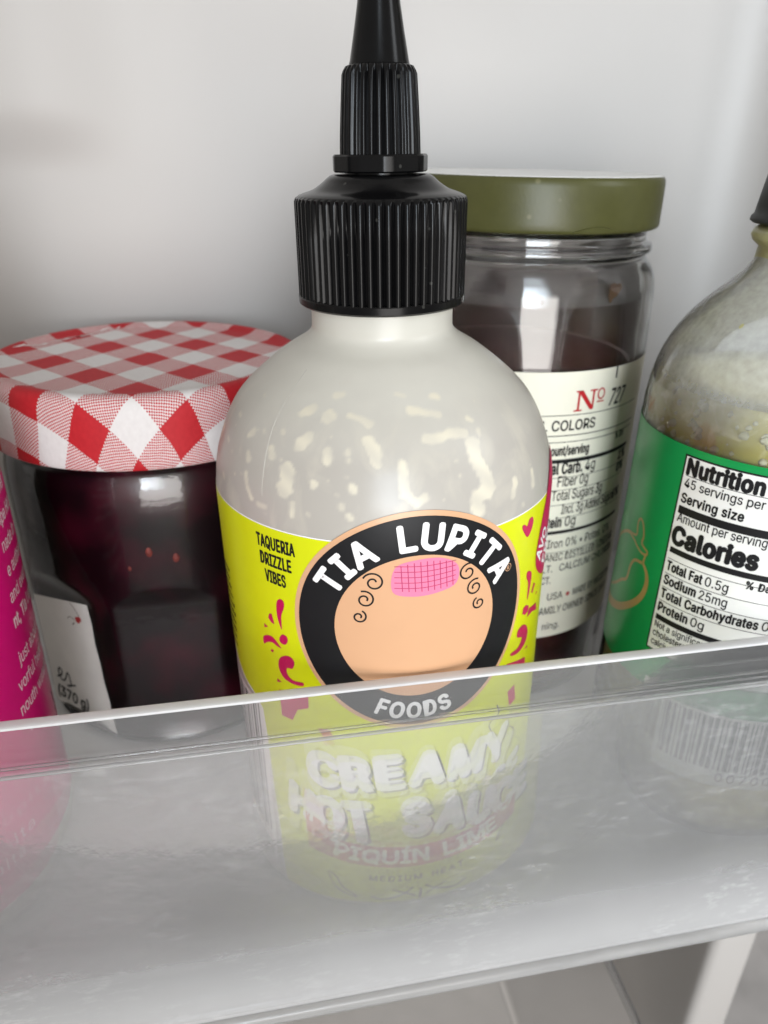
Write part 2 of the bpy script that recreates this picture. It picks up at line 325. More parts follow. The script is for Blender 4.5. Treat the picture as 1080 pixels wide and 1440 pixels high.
# ------------------------------------------------------------------ builders
def obj(name, verts, faces, mat, parent=None, smooth=True, sharp=35.0, loc=None):
    me = bpy.data.meshes.new(name)
    me.from_pydata([(v[0]*MM, v[1]*MM, v[2]*MM) for v in verts], [], faces)
    me.update()
    bm = bmesh.new(); bm.from_mesh(me); bmesh.ops.recalc_face_normals(bm, faces=bm.faces); bm.to_mesh(me); bm.free()
    return link(name, me, mat, parent, smooth, sharp, loc)
def link(name, me, mat, parent=None, smooth=True, sharp=35.0, loc=None):
    if smooth:
        me.polygons.foreach_set('use_smooth', [True]*len(me.polygons))
        me.set_sharp_from_angle(angle=math.radians(sharp))
    me.materials.append(mat)
    o = bpy.data.objects.new(name, me); COL.objects.link(o)
    if parent is not None: o.parent = parent
    if loc is not None: o.location = [c*MM for c in loc]
    return o
def thing(name, label, cat, loc, rot=(0, 0, 0), group=None):
    o = bpy.data.objects.new(name, None); COL.objects.link(o); o.empty_display_size = 0.02
    o.location = [c*MM for c in loc]; o.rotation_euler = rot
    o['label'] = label; o['category'] = cat
    if group: o['group'] = group
    return o

def lathe(profile, seg=96, cap0=True, cap1=True, rfun=None):
    """profile [(r, z)...]; rfun(theta, r, z) -> r"""
    V, F = [], []
    n = len(profile)
    for (r, z) in profile:
        for k in range(seg):
            t = 2*math.pi*k/seg
            rr = rfun(t, r, z) if rfun else r
            V.append((rr*math.sin(t), -rr*math.cos(t), z))
    for i in range(n-1):
        for k in range(seg):
            a, b = i*seg+k, i*seg+(k+1) % seg
            F.append((a, b, b+seg, a+seg))
    if cap0: F.append(tuple(reversed(range(seg))))
    if cap1: F.append(tuple(range((n-1)*seg, n*seg)))
    return V, F
def arc(cx, cz, r, a0, a1, n):
    return [(cx + r*math.cos(math.radians(a0+(a1-a0)*i/n)), cz + r*math.sin(math.radians(a0+(a1-a0)*i/n))) for i in range(n+1)]
def smooth_profile(pts, per=6):
    """Catmull-Rom through (r, z) points"""
    P = [np.array(p, float) for p in pts]; P = [2*P[0]-P[1]] + P + [2*P[-1]-P[-2]]
    out = []
    for i in range(1, len(P)-2):
        for k in range(per):
            t = k/per
            out.append(0.5*((2*P[i]) + (-P[i-1]+P[i+1])*t + (2*P[i-1]-5*P[i]+4*P[i+1]-P[i+2])*t*t + (-P[i-1]+3*P[i]-3*P[i+1]+P[i+2])*t**3))
    out.append(P[-2])
    return [(max(0.01, float(p[0])), float(p[1])) for p in out]
def box(x0, x1, y0, y1, z0, z1):
    V = [(x, y, z) for z in (z0, z1) for y in (y0, y1) for x in (x0, x1)]
    F = [(0, 2, 3, 1), (4, 5, 7, 6), (0, 1, 5, 4), (2, 6, 7, 3), (0, 4, 6, 2), (1, 3, 7, 5)]
    return V, F
def merge(parts):
    V, F = [], []
    for v, f in parts:
        k = len(V); V += list(v); F += [tuple(i+k for i in q) for q in f]
    return V, F
def bevelled(name, VF, mat, parent, width, segs=3, loc=None):
    me = bpy.data.meshes.new(name); me.from_pydata([(v[0]*MM, v[1]*MM, v[2]*MM) for v in VF[0]], [], VF[1])
    bm = bmesh.new(); bm.from_mesh(me); bmesh.ops.recalc_face_normals(bm, faces=bm.faces)
    bmesh.ops.bevel(bm, geom=bm.edges[:], offset=width*MM, segments=segs, profile=0.5, affect='EDGES')
    bm.to_mesh(me); bm.free()
    return link(name, me, mat, parent, True, 40, loc)

# ---- flat print laid out in label millimetres (s along the label, z up) and wrapped on its surface
def disc2(cx, cy, r, n=64): return [(cx+r*math.cos(2*math.pi*i/n), cy+r*math.sin(2*math.pi*i/n)) for i in range(n)], [tuple(range(n))]
def poly2(pts): return list(pts), [tuple(range(len(pts)))]
def rect2(x0, x1, y0, y1): return poly2([(x0, y0), (x1, y0), (x1, y1), (x0, y1)])
def catmull(pts, per=5, closed=False):
    P = [np.array(p, float) for p in pts]
    P = [P[-1]]+P+[P[0], P[1]] if closed else [2*P[0]-P[1]]+P+[2*P[-1]-P[-2]]
    out = []
    for i in range(1, len(P)-2):
        for k in range(per):
            t = k/per
            out.append(0.5*((2*P[i])+(-P[i-1]+P[i+1])*t+(2*P[i-1]-5*P[i]+4*P[i+1]-P[i+2])*t*t+(-P[i-1]+3*P[i]-3*P[i+1]+P[i+2])*t**3))
    if not closed: out.append(P[-2])
    return [tuple(p) for p in out]
def blob2(pts): return poly2(catmull(pts, 4, True))
def ribbon2(pts, wd, smooth=True, w_end=None):
    P = [np.array(p, float) for p in (catmull(pts, 5) if smooth else pts)]
    Lf, Rt = [], []
    for i, p in enumerate(P):
        d = P[min(i+1, len(P)-1)]-P[max(i-1, 0)]; d = d/(np.linalg.norm(d)+1e-9); nrm = np.array([-d[1], d[0]])
        ww = wd if w_end is None else wd+(w_end-wd)*i/(len(P)-1)
        Lf.append(tuple(p+nrm*ww/2)); Rt.append(tuple(p-nrm*ww/2))
    n = len(P); V = Lf+Rt
    return V, [(i, i+1, n+i+1, n+i) for i in range(n-1)]

FONT = None
try:
    fp = os.path.join(bpy.utils.resource_path('LOCAL'), 'datafiles', 'fonts', 'Inter.woff2')
    if os.path.exists(fp): FONT = bpy.data.fonts.load(fp)
except Exception: FONT = None
_cache = {}
def raw_text(body, bold, space=1.0):
    bold = 0.0
    key = (body, bold, space)
    if key in _cache: return _cache[key]
    cu = bpy.data.curves.new('t', 'FONT'); cu.body = body; cu.size = 1.0; cu.offset = bold; cu.resolution_u = 3; cu.space_character = space
    cu.fill_mode = 'FRONT'
    if FONT: cu.font = FONT
    o = bpy.data.objects.new('t', cu); COL.objects.link(o)
    bpy.context.view_layer.update()
    ev = o.evaluated_get(bpy.context.evaluated_depsgraph_get()); me = ev.to_mesh()
    V = [(v.co.x, v.co.y) for v in me.vertices]; F = [tuple(p.vertices) for p in me.polygons]
    ev.to_mesh_clear(); bpy.data.objects.remove(o); bpy.data.curves.remove(cu)
    _cache[key] = (V, F); return V, F
CAPH = max(v[1] for v in raw_text('H', 0.0)[0])
def text2(body, s0, z0, cap, bold=0.0, xs=1.0, width=None, shear=0.0, rot=0.0, right=False, space=1.0):
    if bold > 0.02 and space == 1.0: space = 1.07
    bold = max(bold, 0.007)
    V, F = raw_text(body, bold, space)
    k = cap/CAPH
    x0 = min(v[0] for v in V); x1 = max(v[0] for v in V)
    kx = k*xs if width is None else width/(x1-x0)
    off = (x1-x0)*kx if right else 0
    out = []
    for x, y in V:
        X = (x-x0)*kx-off + shear*y*k; Y = y*k
        out.append((s0+X*math.cos(rot)-Y*math.sin(rot), z0+X*math.sin(rot)+Y*math.cos(rot)))
    return emb(out, F, bold*k)
def emb(V, F, b):
    """heavier weight: the same outline printed again a hair to each side"""
    if b < 1e-4: return V, F
    out, fs, lift = [], [], []
    n = len(V)
    for i, (dx, dy) in enumerate(((0, 0), (1, 0), (0.7, 0.7), (0, 1), (-0.7, 0.7), (-1, 0), (-0.7, -0.7), (0, -1), (0.7, -0.7))):
        out += [(x+dx*b, y+dy*b) for x, y in V]; fs += [tuple(q+i*n for q in f) for f in F]; lift += [i*0.004]*n
    return out, fs, lift
def char_w(ch, bold):
    if ch == ' ': return 0.26
    V, _ = raw_text(ch, bold); return max(v[0] for v in V)-min(v[0] for v in V)
def text_curve(body, fn, cap, bold, xs, track):
    """fn(u) -> (s, z, angle) with u in mm along the baseline from its middle"""
    k = cap/CAPH
    ws = [char_w(c, bold)*k*xs for c in body]
    tot = sum(ws)+track*(len(body)-1); u = -tot/2
    parts = []
    for c, wd in zip(body, ws):
        if c != ' ':
            V, F = raw_text(c, bold); x0 = min(v[0] for v in V)
            s, z, a = fn(u+wd/2)
            parts.append(emb([(s+((x-x0)*k*xs-wd/2)*math.cos(a)-y*k*math.sin(a), z+((x-x0)*k*xs-wd/2)*math.sin(a)+y*k*math.cos(a)) for x, y in V], F, bold*k))
        u += wd+track
    return parts
def wrap(name, shapes, fn, mat, parent, step=1.2, zstep=None):
    bm = bmesh.new()
    for sh in shapes:
        V, F = sh[0], sh[1]
        lf = sh[2] if len(sh) > 2 else None
        vs = [bm.verts.new((p[0], p[1], lf[i] if lf else 0.0)) for i, p in enumerate(V)]
        for f in F:
            try: bm.faces.new([vs[i] for i in f])
            except ValueError: pass
    bmesh.ops.triangulate(bm, faces=bm.faces[:])
    for ax, st in ((0, step), (1, zstep)):
        if not st: continue
        lo = min(v.co[ax] for v in bm.verts); hi = max(v.co[ax] for v in bm.verts)
        q = math.floor(lo/st)*st+st
        nrm = (1, 0, 0) if ax == 0 else (0, 1, 0)
        while q < hi:
            bmesh.ops.bisect_plane(bm, geom=bm.verts[:]+bm.edges[:]+bm.faces[:], dist=1e-5, plane_co=(q if ax == 0 else 0, q if ax else 0, 0), plane_no=nrm)
            q += st
    for v in bm.verts:
        p = fn(v.co.x, v.co.y, v.co.z); v.co = (p[0]*MM, p[1]*MM, p[2]*MM)
    me = bpy.data.meshes.new(name); bm.to_mesh(me); bm.free()
    me.update()
    # face outwards
    me.polygons.foreach_set('use_smooth', [True]*len(me.polygons))
    return link(name, me, mat, parent, False)
def cyl_map(R, eps, Rf=None):
    def f(s, z, up=0.0):
        t = s/R; r = (Rf(z) if Rf else R)+eps+up
        return (r*math.sin(t), -r*math.cos(t), z)
    return f
# ------------------------------------------------------------------ setting: door liner and the floor of the room
def smst(x): x = min(1, max(0, x)); return x*x*(3-2*x)
def liner_y(x, z):
    y = 255.0
    # soft raised pads with rounded lower edges
    a = smst((-20-x)/34)*smst((z-144)/18)*4.5
    b = smst((z-166)/50)*smst(1-abs(x-30)/70)*6.0
    y -= a+b
    # rounded cove into the side wall
    if x > 160: y -= (1-math.sqrt(max(0, 1-((x-160)/23.0)**2)))*23.0
    return y
xs_ = [-320+i*12 for i in range(20)] + [-80+i*3 for i in range(81)] + [160+i*1.5 for i in range(1, 16)] + [183.0]
zs_ = [-420+i*30 for i in range(17)] + [90+i*3 for i in range(60)] + [270+i*30 for i in range(1, 9)]
V = [(x, liner_y(x, z), z) for z in zs_ for x in xs_]; nx = len(xs_)
F = [(j*nx+i, j*nx+i+1, (j+1)*nx+i+1, (j+1)*nx+i) for j in range(len(zs_)-1) for i in range(nx-1)]
# side wall of the liner, running towards the room and turning out at its front edge
side = [(183.0-17.0*k/18, 232.0-73.0*k/18) for k in range(1, 19)] + [(165.9, 157.4), (166.6, 155.8), (168.2, 154.8), (170, 154.5), (181.5, 154.5), (183.2, 155.0), (184, 156.5), (184, 300)]
k0 = len(V)
prof = [(183.0, 232.0)] + side
for z in (-420, 510):
    for p in prof: V.append((p[0], p[1], z))
n = len(prof)
F += [(k0+i, k0+i+1, k0+n+i+1, k0+n+i) for i in range(n-1)]
o = obj('door_liner', V, F, M['liner'], None, True, 60); o['kind'] = 'structure'
o = obj('floor', *box(-3000, 4000, -2500, 4500, -960, -900), M['roomfloor'], None, False); o['kind'] = 'structure'

# ------------------------------------------------------------------ the clear door bin
bin_ = thing('door_bin', 'clear frosted plastic fridge door bin holding the jars and bottles', 'shelf bin', (0, 0, 0))
XL, XR = -178.0, 160.0
def panel_pt(x, z, back):
    """front wall leans: top edge further in than the foot; back=0 outer face, 1 inner face"""
    f = (z+19)/(64.3+19)
    return (x, 98.0+6.5*f+back*2.1, z)
def panel_slab(z0, z1, nz, x0=XL, x1=XR, thick=(0, 1), lo=True, hi=True):
    V, F = [], []
    rows = [(z0+(z1-z0)*i/nz) for i in range(nz+1)]
    for z in rows:
        for b in thick:
            for x in (x0, x1): V.append(panel_pt(x, z, b))
    for i in range(nz):
        a = i*4
        F += [(a, a+1, a+5, a+4), (a+3, a+2, a+6, a+7), (a+2, a, a+4, a+6), (a+1, a+3, a+7, a+5)]
    if lo: F.append((0, 2, 3, 1))
    if hi: F.append((nz*4, nz*4+1, nz*4+3, nz*4+2))
    return V, F
obj('front_panel', *panel_slab(-16.0, 55.0, 4, hi=False), M['panel'], bin_, True)
obj('rim_band', *panel_slab(55.0, 63.6, 2, thick=(0, 1), lo=False), M['rim'], bin_, True)
# polished top edge: rounded bar
def bar_along_x(zc, yc, ry, rz, x0=XL, x1=XR, n=14, sq=1.0):
    V, F = [], []
    for x in (x0, x1):
        for i in range(n):
            a = 2*math.pi*i/n; ca, sa = math.cos(a), math.sin(a)
            V.append((x, yc+ry*math.copysign(abs(ca)**sq, ca), zc+rz*math.copysign(abs(sa)**sq, sa)))
    for i in range(n): F.append((i, (i+1) % n, n+(i+1) % n, n+i))
    F += [tuple(range(n)), tuple(reversed(range(n, 2*n)))]
    return V, F
py = lambda z, b: panel_pt(0, z, b)[1]
obj('top_edge', *bar_along_x(63.95, py(63.95, 0.5), 1.12, 0.4, sq=0.6), M['top_edge'], bin_, True)
obj('ridge', *bar_along_x(56.2, py(56.2, -0.12), 0.3, 0.3), M['rim'], bin_, True)
obj('ridge', *bar_along_x(54.2, py(54.2, 0)-0.05, 0.45, 0.3), M['panel_bead'], bin_, True)
obj('bottom_bead', *bar_along_x(-17.6, py(-17.6, 0.4), 2.2, 2.0, n=20, sq=0.75), M['panel_bead'], bin_, True)
bevelled('floor_plate', box(XL+2.2, XR-2.2, 102.6, 252.0, -3.0, -0.05), M['floorplastic'], bin_, 0.6)
for x0, x1 in ((XL, XL+2), (XR-2, XR)):
    bevelled('end_wall', box(x0, x1, 107.5, 252.0, -12.0, 66.0), M['panel'], bin_, 0.6)

# the next bin further down the door
low = thing('door_bin', 'lower clear door bin with rounded rim below the frosted front panel', 'shelf bin', (0, 0, -222))
def rr(x0, x1, y0, y1, r, n=8):
    P = []
    for cx, cy, a0 in ((x1-r, y1-r, 0), (x0+r, y1-r, 90), (x0+r, y0+r, 180), (x1-r, y0+r, 270)):
        for i in range(n+1):
            a = math.radians(a0+90*i/n); P.append((cx+r*math.cos(a), cy+r*math.sin(a)))
    return P
def tray(levels):
    V, F = [], []; m = None
    for x0, x1, y0, y1, r, z in levels:
        P = rr(x0, x1, y0, y1, r); m = len(P); V += [(p[0], p[1], z) for p in P]
    for j in range(len(levels)-1):
        for i in range(m): F.append((j*m+i, j*m+(i+1) % m, (j+1)*m+(i+1) % m, (j+1)*m+i))
    return V, F, m
V, F, m = tray([(-176, 112, 104, 250, 22, 120), (-172, 108, 108, 246, 18, 0)])
obj('tray_wall', V, F, M['lowbin'], low, True, 40)
V, F, m = tray([(-177, 113, 103, 251, 23, 119), (-177.4, 113.4, 102.6, 251.4, 23.4, 120), (-177, 113, 103, 251, 23, 121), (-174.6, 110.6, 105.4, 248.6, 20.6, 121), (-174.2, 110.2, 105.8, 248.2, 20.2, 120), (-174.6, 110.6, 105.4, 248.6, 20.6, 119), (-177, 113, 103, 251, 23, 119)])
obj('rim', V, F, M['lowrim'], low, True, 60)
obj('tray_floor', *box(-170, 106, 110, 244, -2, 0), M['lowbin'], low, False)

# ------------------------------------------------------------------ squeeze bottles
BODY = [(0.01, 1.2), (24, 1.0), (28, 0.0), (31.5, 0.0), (33.6, 1.0), (34.7, 3.0), (35.0, 6.0), (35.0, 20), (35.0, 40), (35.0, 60), (35.0, 80), (35.0, 88), (34.95, 91), (34.6, 94.5), (33.9, 98), (32.9, 101), (31.2, 105), (28.6, 109), (24.4, 113), (19.2, 117), (15.6, 119.2), (13.9, 120.8), (13.6, 122.5), (13.6, 127.5), (12.0, 128)]
_bp = smooth_profile(BODY[5:-1], 6)
_bz = [p[1] for p in _bp]; _br = [p[0] for p in _bp]
def body_r(z): return float(np.interp(z, _bz, _br))
BLOBS = [([(-30.6, 113.9),(-28.4, 114.0)], 0.58),([(-42.0, 111.0),(-39.2, 111.7)], 0.87),([(-31.7, 111.4),(-31.3, 111.2)], 1.16),([(-23.0, 111.5),(-19.0, 111.1),(-15.8, 110.5)], 0.64),([(-38.8, 106.7),(-36.1, 108.1)], 1.04),([(-63.0, 105.7),(-61.1, 106.5)], 0.58),([(-49.8, 105.0),(-48.7, 104.0)], 0.64),([(-47.3, 108.2),(-46.9, 107.9)], 0.46),([(-55.9, 107.4),(-55.4, 107.1)], 0.35),([(-60.2, 102.8),(-59.1, 102.1)], 0.64),([(-28.9, 106.3),(-28.3, 104.9)], 0.81),([(-22.0, 106.8),(-21.9, 106.3)], 0.46),([(-21.5, 105.4),(-21.5, 105.2)], 0.35),([(-16.0, 108.3),(-13.7, 106.7),(-12.9, 105.1)], 0.98),([(-41.7, 102.3),(-41.3, 100.8),(-41.7, 99.4)], 1.39),([(-58.9, 99.5),(-57.1, 97.4),(-54.6, 95.7)], 0.58),([(-76.1, 107.6),(-73.9, 107.4)], 0.46),([(-19.9, 101.0),(-19.6, 100.6)], 0.64),([(-31.9, 101.1),(-32.1, 100.6)], 0.69),([(-22.9, 98.2),(-22.8, 97.8)], 0.46),([(-38.2, 97.2),(-38.4, 95.1)], 0.52),([(-33.1, 96.0),(-32.9, 95.7)], 0.35),([(-5.1, 114.3),(-1.6, 114.0)], 0.41),([(10.7, 113.6),(12.0, 113.5)], 0.69),([(0.1, 112.1),(5.2, 111.7),(10.1, 111.2)], 0.75),([(3.6, 108.2),(7.6, 108.0),(12.9, 108.6),(17.8, 108.1)], 0.98),([(21.5, 110.0),(22.6, 109.7)], 0.52),([(23.5, 108.1),(23.4, 107.4)], 0.41),([(19.6, 106.2),(19.4, 104.2),(21.7, 101.3),(22.8, 99.0)], 1.16),([(21.4, 98.6),(17.0, 98.0),(17.8, 95.6)], 1.27),([(-5.0, 104.8),(-4.7, 102.2),(-4.4, 100.2),(-1.6, 98.5)], 0.81),([(-1.6, 98.5),(1.4, 99.4)], 0.87),([(33.5, 98.5),(31.8, 96.1)], 0.87),([(43.3, 98.5),(43.0, 96.0)], 0.52),([(36.3, 93.6),(36.6, 93.2)], 0.35),([(-20.6, 96.4),(-20.1, 96.1)], 0.58),([(-51.5, 95.3),(-48.6, 95.2)], 0.41),([(-44.8, 103.9),(-44.5, 103.8)], 0.29),([(-74.2, 96.5),(-73.2, 96.1)], 0.41),([(-77.5, 102.9),(-75.7, 102.6)], 0.35),([(12.9, 102.0),(13.1, 101.8)], 0.23),([(12.2, 104.4),(12.4, 104.4)], 0.23),([(-24.5, 99.9),(-24.3, 99.7)], 0.23)]
def squeeze_body(parent, residue):
    zs = [p[1] for p in BODY[:6]]; rs = [p[0] for p in BODY[:6]]
    prof = list(zip(rs, zs)) + [(35.0, z) for z in np.linspace(6, 86, 12)] + [(body_r(z), z) for z in np.linspace(87, 127.5, 150)] + [(11.8, 128.0)]
    seg = 420 if residue else 160
    if not residue: prof = prof[:18] + prof[18::6] + [prof[-1]]
    V, F = lathe(prof, seg, True, True)
    o = obj('body', V, F, M['squeeze'], parent, True, 50)
    me = o.data; n = len(me.vertices)
    co = np.empty(n*3); me.vertices.foreach_get('co', co); co = co.reshape(-1, 3)/MM
    z = co[:, 2]; th = np.degrees(np.arctan2(co[:, 0], -co[:, 1])); rad = np.hypot(co[:, 0], co[:, 1])
    # film of sauce: milky on the shoulder, thinner lower down
    film = np.clip((z-103)/10.0, 0, 1)*0.75 + np.clip((z-111)/8, 0, 1)*0.25
    film = film + 0.10*np.sin(th*0.11+1)*np.clip((z-95)/10, 0, 1)*(1-film)
    res = np.zeros(n)
    if residue:
        wob = 0.22*np.sin(co[:, 0]*2.9+co[:, 2]*1.7)+0.18*np.sin(co[:, 2]*4.1-co[:, 0]*1.9+1.3)
        blobs = list(BLOBS)
        r2 = random.Random(5)
        for _ in range(34):     # tiny specks between the large runs
            blobs.append(([(r2.uniform(-75, 75), r2.uniform(92.5, 112))], r2.uniform(0.12, 0.30)))
        for _ in range(60):     # and on the side away from us
            a = r2.uniform(85, 275); zz = r2.uniform(93, 112); blobs.append(([(a, zz), (a+r2.uniform(-4, 4), zz-r2.uniform(0, 3))], r2.uniform(0.3, 1.2)))
        for pts, r in blobs:
            P = []
            for a, zz in pts:
                R = body_r(zz); t = math.radians(a); P.append(np.array((R*math.sin(t), -R*math.cos(t), zz)))
            if len(P) == 1: P = P*2
            rv = [r*r2.uniform(0.62, 1.25) for _ in P]
            d = np.full(n, 1e9)
            for p, q, ra, rb in zip(P[:-1], P[1:], rv[:-1], rv[1:]):
                e = q-p; l2 = float(e@e)+1e-9
                t = np.clip(((co-p)@e)/l2, 0, 1); d = np.minimum(d, np.linalg.norm(co-(p+t[:, None]*e), axis=1)-(ra+(rb-ra)*t-r))
            edge = 1.12*r*(1+0.42*np.clip(wob, -0.5, 0.5)) if r > 0.35 else r
            res = np.maximum(res, (lambda q: q*q*(3-2*q))(np.clip((edge-d)/0.75+0.5, 0, 1))*((0.80+0.2*np.sin(co[:, 2]*1.3+co[:, 0])) if r > 0.5 else 0.55))
    for nm, arr in (('residue', res), ('film', np.clip(film, 0, 1))):
        at = me.attributes.new(nm, 'FLOAT', 'POINT'); at.data.foreach_set('value', arr.astype(np.float32))
    return o
def ribs(count, depth):
    def f(t, r, z):
        k = (t*count/(2*math.pi)) % 1.0
        return r - depth*(0.5-0.5*math.cos(2*math.pi*k))**2.2
    return f
def squeeze_cap(parent):
    base = [(13.9, 125.9), (15.2, 125.7), (15.75, 126.1), (15.8, 127.3), (15.6, 127.5)]
    c = obj('cap', *merge([lathe(base, 180, True, False)]), M['black'], parent, True, 40)
    R = 15.7
    prof = [(R, 127.4), (R, 132), (R, 138), (R, 143.6), (R-0.25, 144.2), (R-0.9, 144.6)]
    fr = ribs(60, 0.75)
    obj('ribbed_skirt', *lathe(prof, 480, False, False, lambda t, r, z: fr(t, r, z) if z < 144.1 else r), M['black'], c, True, 60)
    sh = smooth_profile([(14.85, 144.55), (14.0, 144.9), (12.2, 145.5), (10.5, 146.6), (9.4, 147.5), (8.4, 147.9), (6.4, 147.95)], 4)
    obj('shoulder', *lathe(sh, 120, False, False), M['black'], c, True, 60)
    return c
def squeeze_nozzle(parent):
    # locking collar with flats
    def flats(t, r, z):
        k = ((t*8/(2*math.pi)) % 1.0)-0.5; return min(r, r*0.965/math.cos(k*2*math.pi/8))
    n = obj('nozzle', *lathe([(6.4, 147.8), (6.4, 148.2), (8.2, 148.25), (8.45, 148.5), (8.45, 150.8), (8.2, 151.1), (7.0, 151.15)], 160, True, False, lambda t, r, z: flats(t, r, z) if 8.1 < r else r), M['black'], parent, True, 35)
    fr = ribs(30, 0.55)
    prof = [(7.15, 151.1), (7.05, 154), (6.75, 159), (6.45, 163.2), (6.2, 163.8), (5.8, 164.4), (5.25, 164.6)]
    obj('ribbed_grip', *lathe(prof, 300, False, False, lambda t, r, z: fr(t, r, z) if z < 163.9 else r), M['black'], n, True, 60)
    obj('spout', *lathe([(5.2, 164.5), (5.0, 165.2), (4.2, 169.5), (3.6, 173), (2.9, 178), (2.3, 184), (2.0, 188), (1.7, 188.6), (0.8, 188.7)], 64, False, True), M['black'], n, True, 50)
    return n

# --- centre: yellow label
bt = thing('squeeze_bottle', 'milky squeeze bottle with black nozzle cap, yellow label and round black emblem', 'bottle', (30.9, 142.7, 0), (0, -math.radians(1.5), math.radians(0)))
squeeze_body(bt, True); squeeze_cap(bt); squeeze_nozzle(bt)
# moulding seam down the shoulder
seam = []
for k in range(40):
    z = 97+k*0.5; t = math.radians(-50-k*0.1); r = body_r(z)+0.03; seam.append((r, t, z))
V = []; F = []
for (r, t, z) in seam:
    for dt, dr in ((-0.0035, 0), (0, 0.03), (0.0035, 0)): V.append(((r+dr)*math.sin(t+dt), -(r+dr)*math.cos(t+dt), z))
for i in range(len(seam)-1):
    for j in range(2): F.append((i*3+j, i*3+j+1, i*3+j+4, i*3+j+3))
o = obj('seam', V, F, M['seam'], bt, True, 60)
R0 = 35.0
lm = lambda e: cyl_map(R0, e, body_r)
lab_pts = [(-58, 91.6), (50, 91.6), (50, 3.0), (-33, 3.0), (-34.5, 24), (-35.2, 40), (-35.8, 46), (-38.5, 48.3), (-43, 49.4), (-47.5, 51.6), (-52, 56.5), (-56, 64)]
lab = wrap('label', [poly2(lab_pts)], lm(0.10), M['yellow'], bt, 1.2, 2.0)
# white margin of the label and back panel print that shows past its cut edge
wrap('label_margin', [ribbon2([(-58.4, 91.6), (50, 91.6)], 0.5, False), ribbon2(catmull([(-33.2, 3.0), (-34.8, 24), (-35.5, 40), (-36.1, 46), (-38.5, 48.0), (-43, 49.1), (-47.7, 51.3), (-52.2, 56.2), (-56.4, 64)], 3), 0.55, False)], lm(0.07), M['white_ink'], lab, 1.2, 2.0)
wrap('back_panel', [rect2(-66, -35.4, 4, 47)], lm(0.04), M['white_paper'], lab, 1.2)
wrap('back_print', [rect2(-64+i*1.3, -64+i*1.3+(0.45 if i % 3 else 0.85), 8, 46) for i in range(21)], lm(0.08), M['ink'], lab, 1.2)
CX, CZ = -0.5, 74.0
wrap('emblem_border', [disc2(CX, CZ, 23.4, 96)], lm(0.16), M['peach'], lab, 1.2, 1.2)
wrap('emblem_disc', [disc2(CX, CZ, 22.45, 96)], lm(0.21), M['ink'], lab, 1.2, 1.2)
wrap('emblem_centre', [disc2(CX, CZ, 15.3, 80)], lm(0.26), M['peach'], lab, 1.2, 1.2)
def on_arc(cx, cz, r, mid_deg, inside=False):
    def f(u):
        if not inside:
            a = math.radians(mid_deg)-u/r; return cx+r*math.cos(a), cz+r*math.sin(a), a-math.pi/2
        a = math.radians(mid_deg)+u/r; return cx+r*math.cos(a), cz+r*math.sin(a), a+math.pi/2
    return f
lt = text_curve('TIA LUPITA', on_arc(CX, CZ, 16.4, 87.5), 4.6, 0.034, 0.98, 0.85)
wrap('emblem_lettering', text_curve('FOODS', on_arc(CX, CZ, 20.7, 268, True), 3.6, 0.03, 0.78, 1.1), lm(0.29), M['white_ink'], lab, 1.0, 1.2)
wrap('emblem_lettering', lt, lm(0.29), M['white_ink'], lab, 1.0, 1.2)
# registered mark
rg = [ribbon2([(18.3+0.75*math.cos(a*0.35), 82.0+0.75*math.sin(a*0.35)) for a in range(19)], 0.13), text2('R', 17.97, 81.62, 0.75, 0.0)]
wrap('registered_mark', rg, lm(0.29), M['peach'], lab, 1.0)
# plain pink patch with a woven hatch in the middle of the emblem
patch = catmull([(-5.2, 82.2), (-1.5, 81.0), (3.0, 81.3), (6.4, 82.6), (6.6, 86.2), (3.4, 88.3), (-1.2, 88.4), (-4.8, 87.0)], 5, True)
wrap('emblem_patch', [poly2(patch)], lm(0.30), M['pinkpatch'], lab, 1.2, 1.2)
hatch = [ribbon2([(-4.6+i*1.15, 82.4-0.5*math.sin(i*0.33)), (-4.9+i*1.15, 87.2+0.8*math.sin(i*0.33))], 0.16) for i in range(1, 10)]
hatch += [ribbon2([(-4.9, 83.0+j*1.1), (0.5, 82.7+j*1.1), (6.2, 83.3+j*1.0)], 0.14) for j in range(0, 5)]
wrap('patch_hatching', hatch, lm(0.33), M['pinkline'], lab, 1.2, 1.2)
def scroll(cx, cz, r, turns, a0, sgn):
    return ribbon2([(cx+sgn*r*(1-0.78*i/24)*math.cos(a0+turns*2*math.pi*i/24), cz+r*(1-0.78*i/24)*math.sin(a0+turns*2*math.pi*i/24)) for i in range(25)], 0.34)
sw = []
for sg in (-1, 1):
    ox = CX+0.6
    sw += [scroll(ox+sg*8.6, 84.2, 2.0, 1.4, 0.4, sg), scroll(ox+sg*10.2, 80.6, 1.8, 1.4, 1.2, sg), scroll(ox+sg*11.3, 76.9, 1.4, 1.3, 2.0, sg)]
wrap('emblem_scroll', sw, lm(0.30), M['ink'], lab, 1.2, 1.2)
# small print and splashes
lt = [text2('TAQUERIA', -31.9, 87.3, 2.5, 0.022, width=8.9), text2('DRIZZLE', -31.3, 83.7, 2.5, 0.022, width=7.3), text2('VIBES', -30.4, 80.1, 2.5, 0.022, width=4.9)]
wrap('lettering', text_curve('MEDIUM HEAT', lambda u: (-0.5+u, 9.4+0.006*u*u, 0.012*u), 1.6, 0.03, 1.05, 0.75), lm(0.16), M['ink'], lab, 1.0)
wrap('lettering', lt, lm(0.16), M['ink'], lab, 1.0)
mk = []
for row in range(10):       # worn small print at the turned-away edge, too fine to read
    zc = 74.5-row*2.1; x = -52.5
    while x < -45.2-abs(row-5)*0.25:
        wd = rnd.uniform(0.25, 0.8); mk.append(rect2(x, x+wd, zc, zc+rnd.uniform(0.7, 1.15))); x += wd+rnd.uniform(0.15, 0.4)
wrap('fine_print', mk, lm(0.16), M['ink'], lab, 1.0)
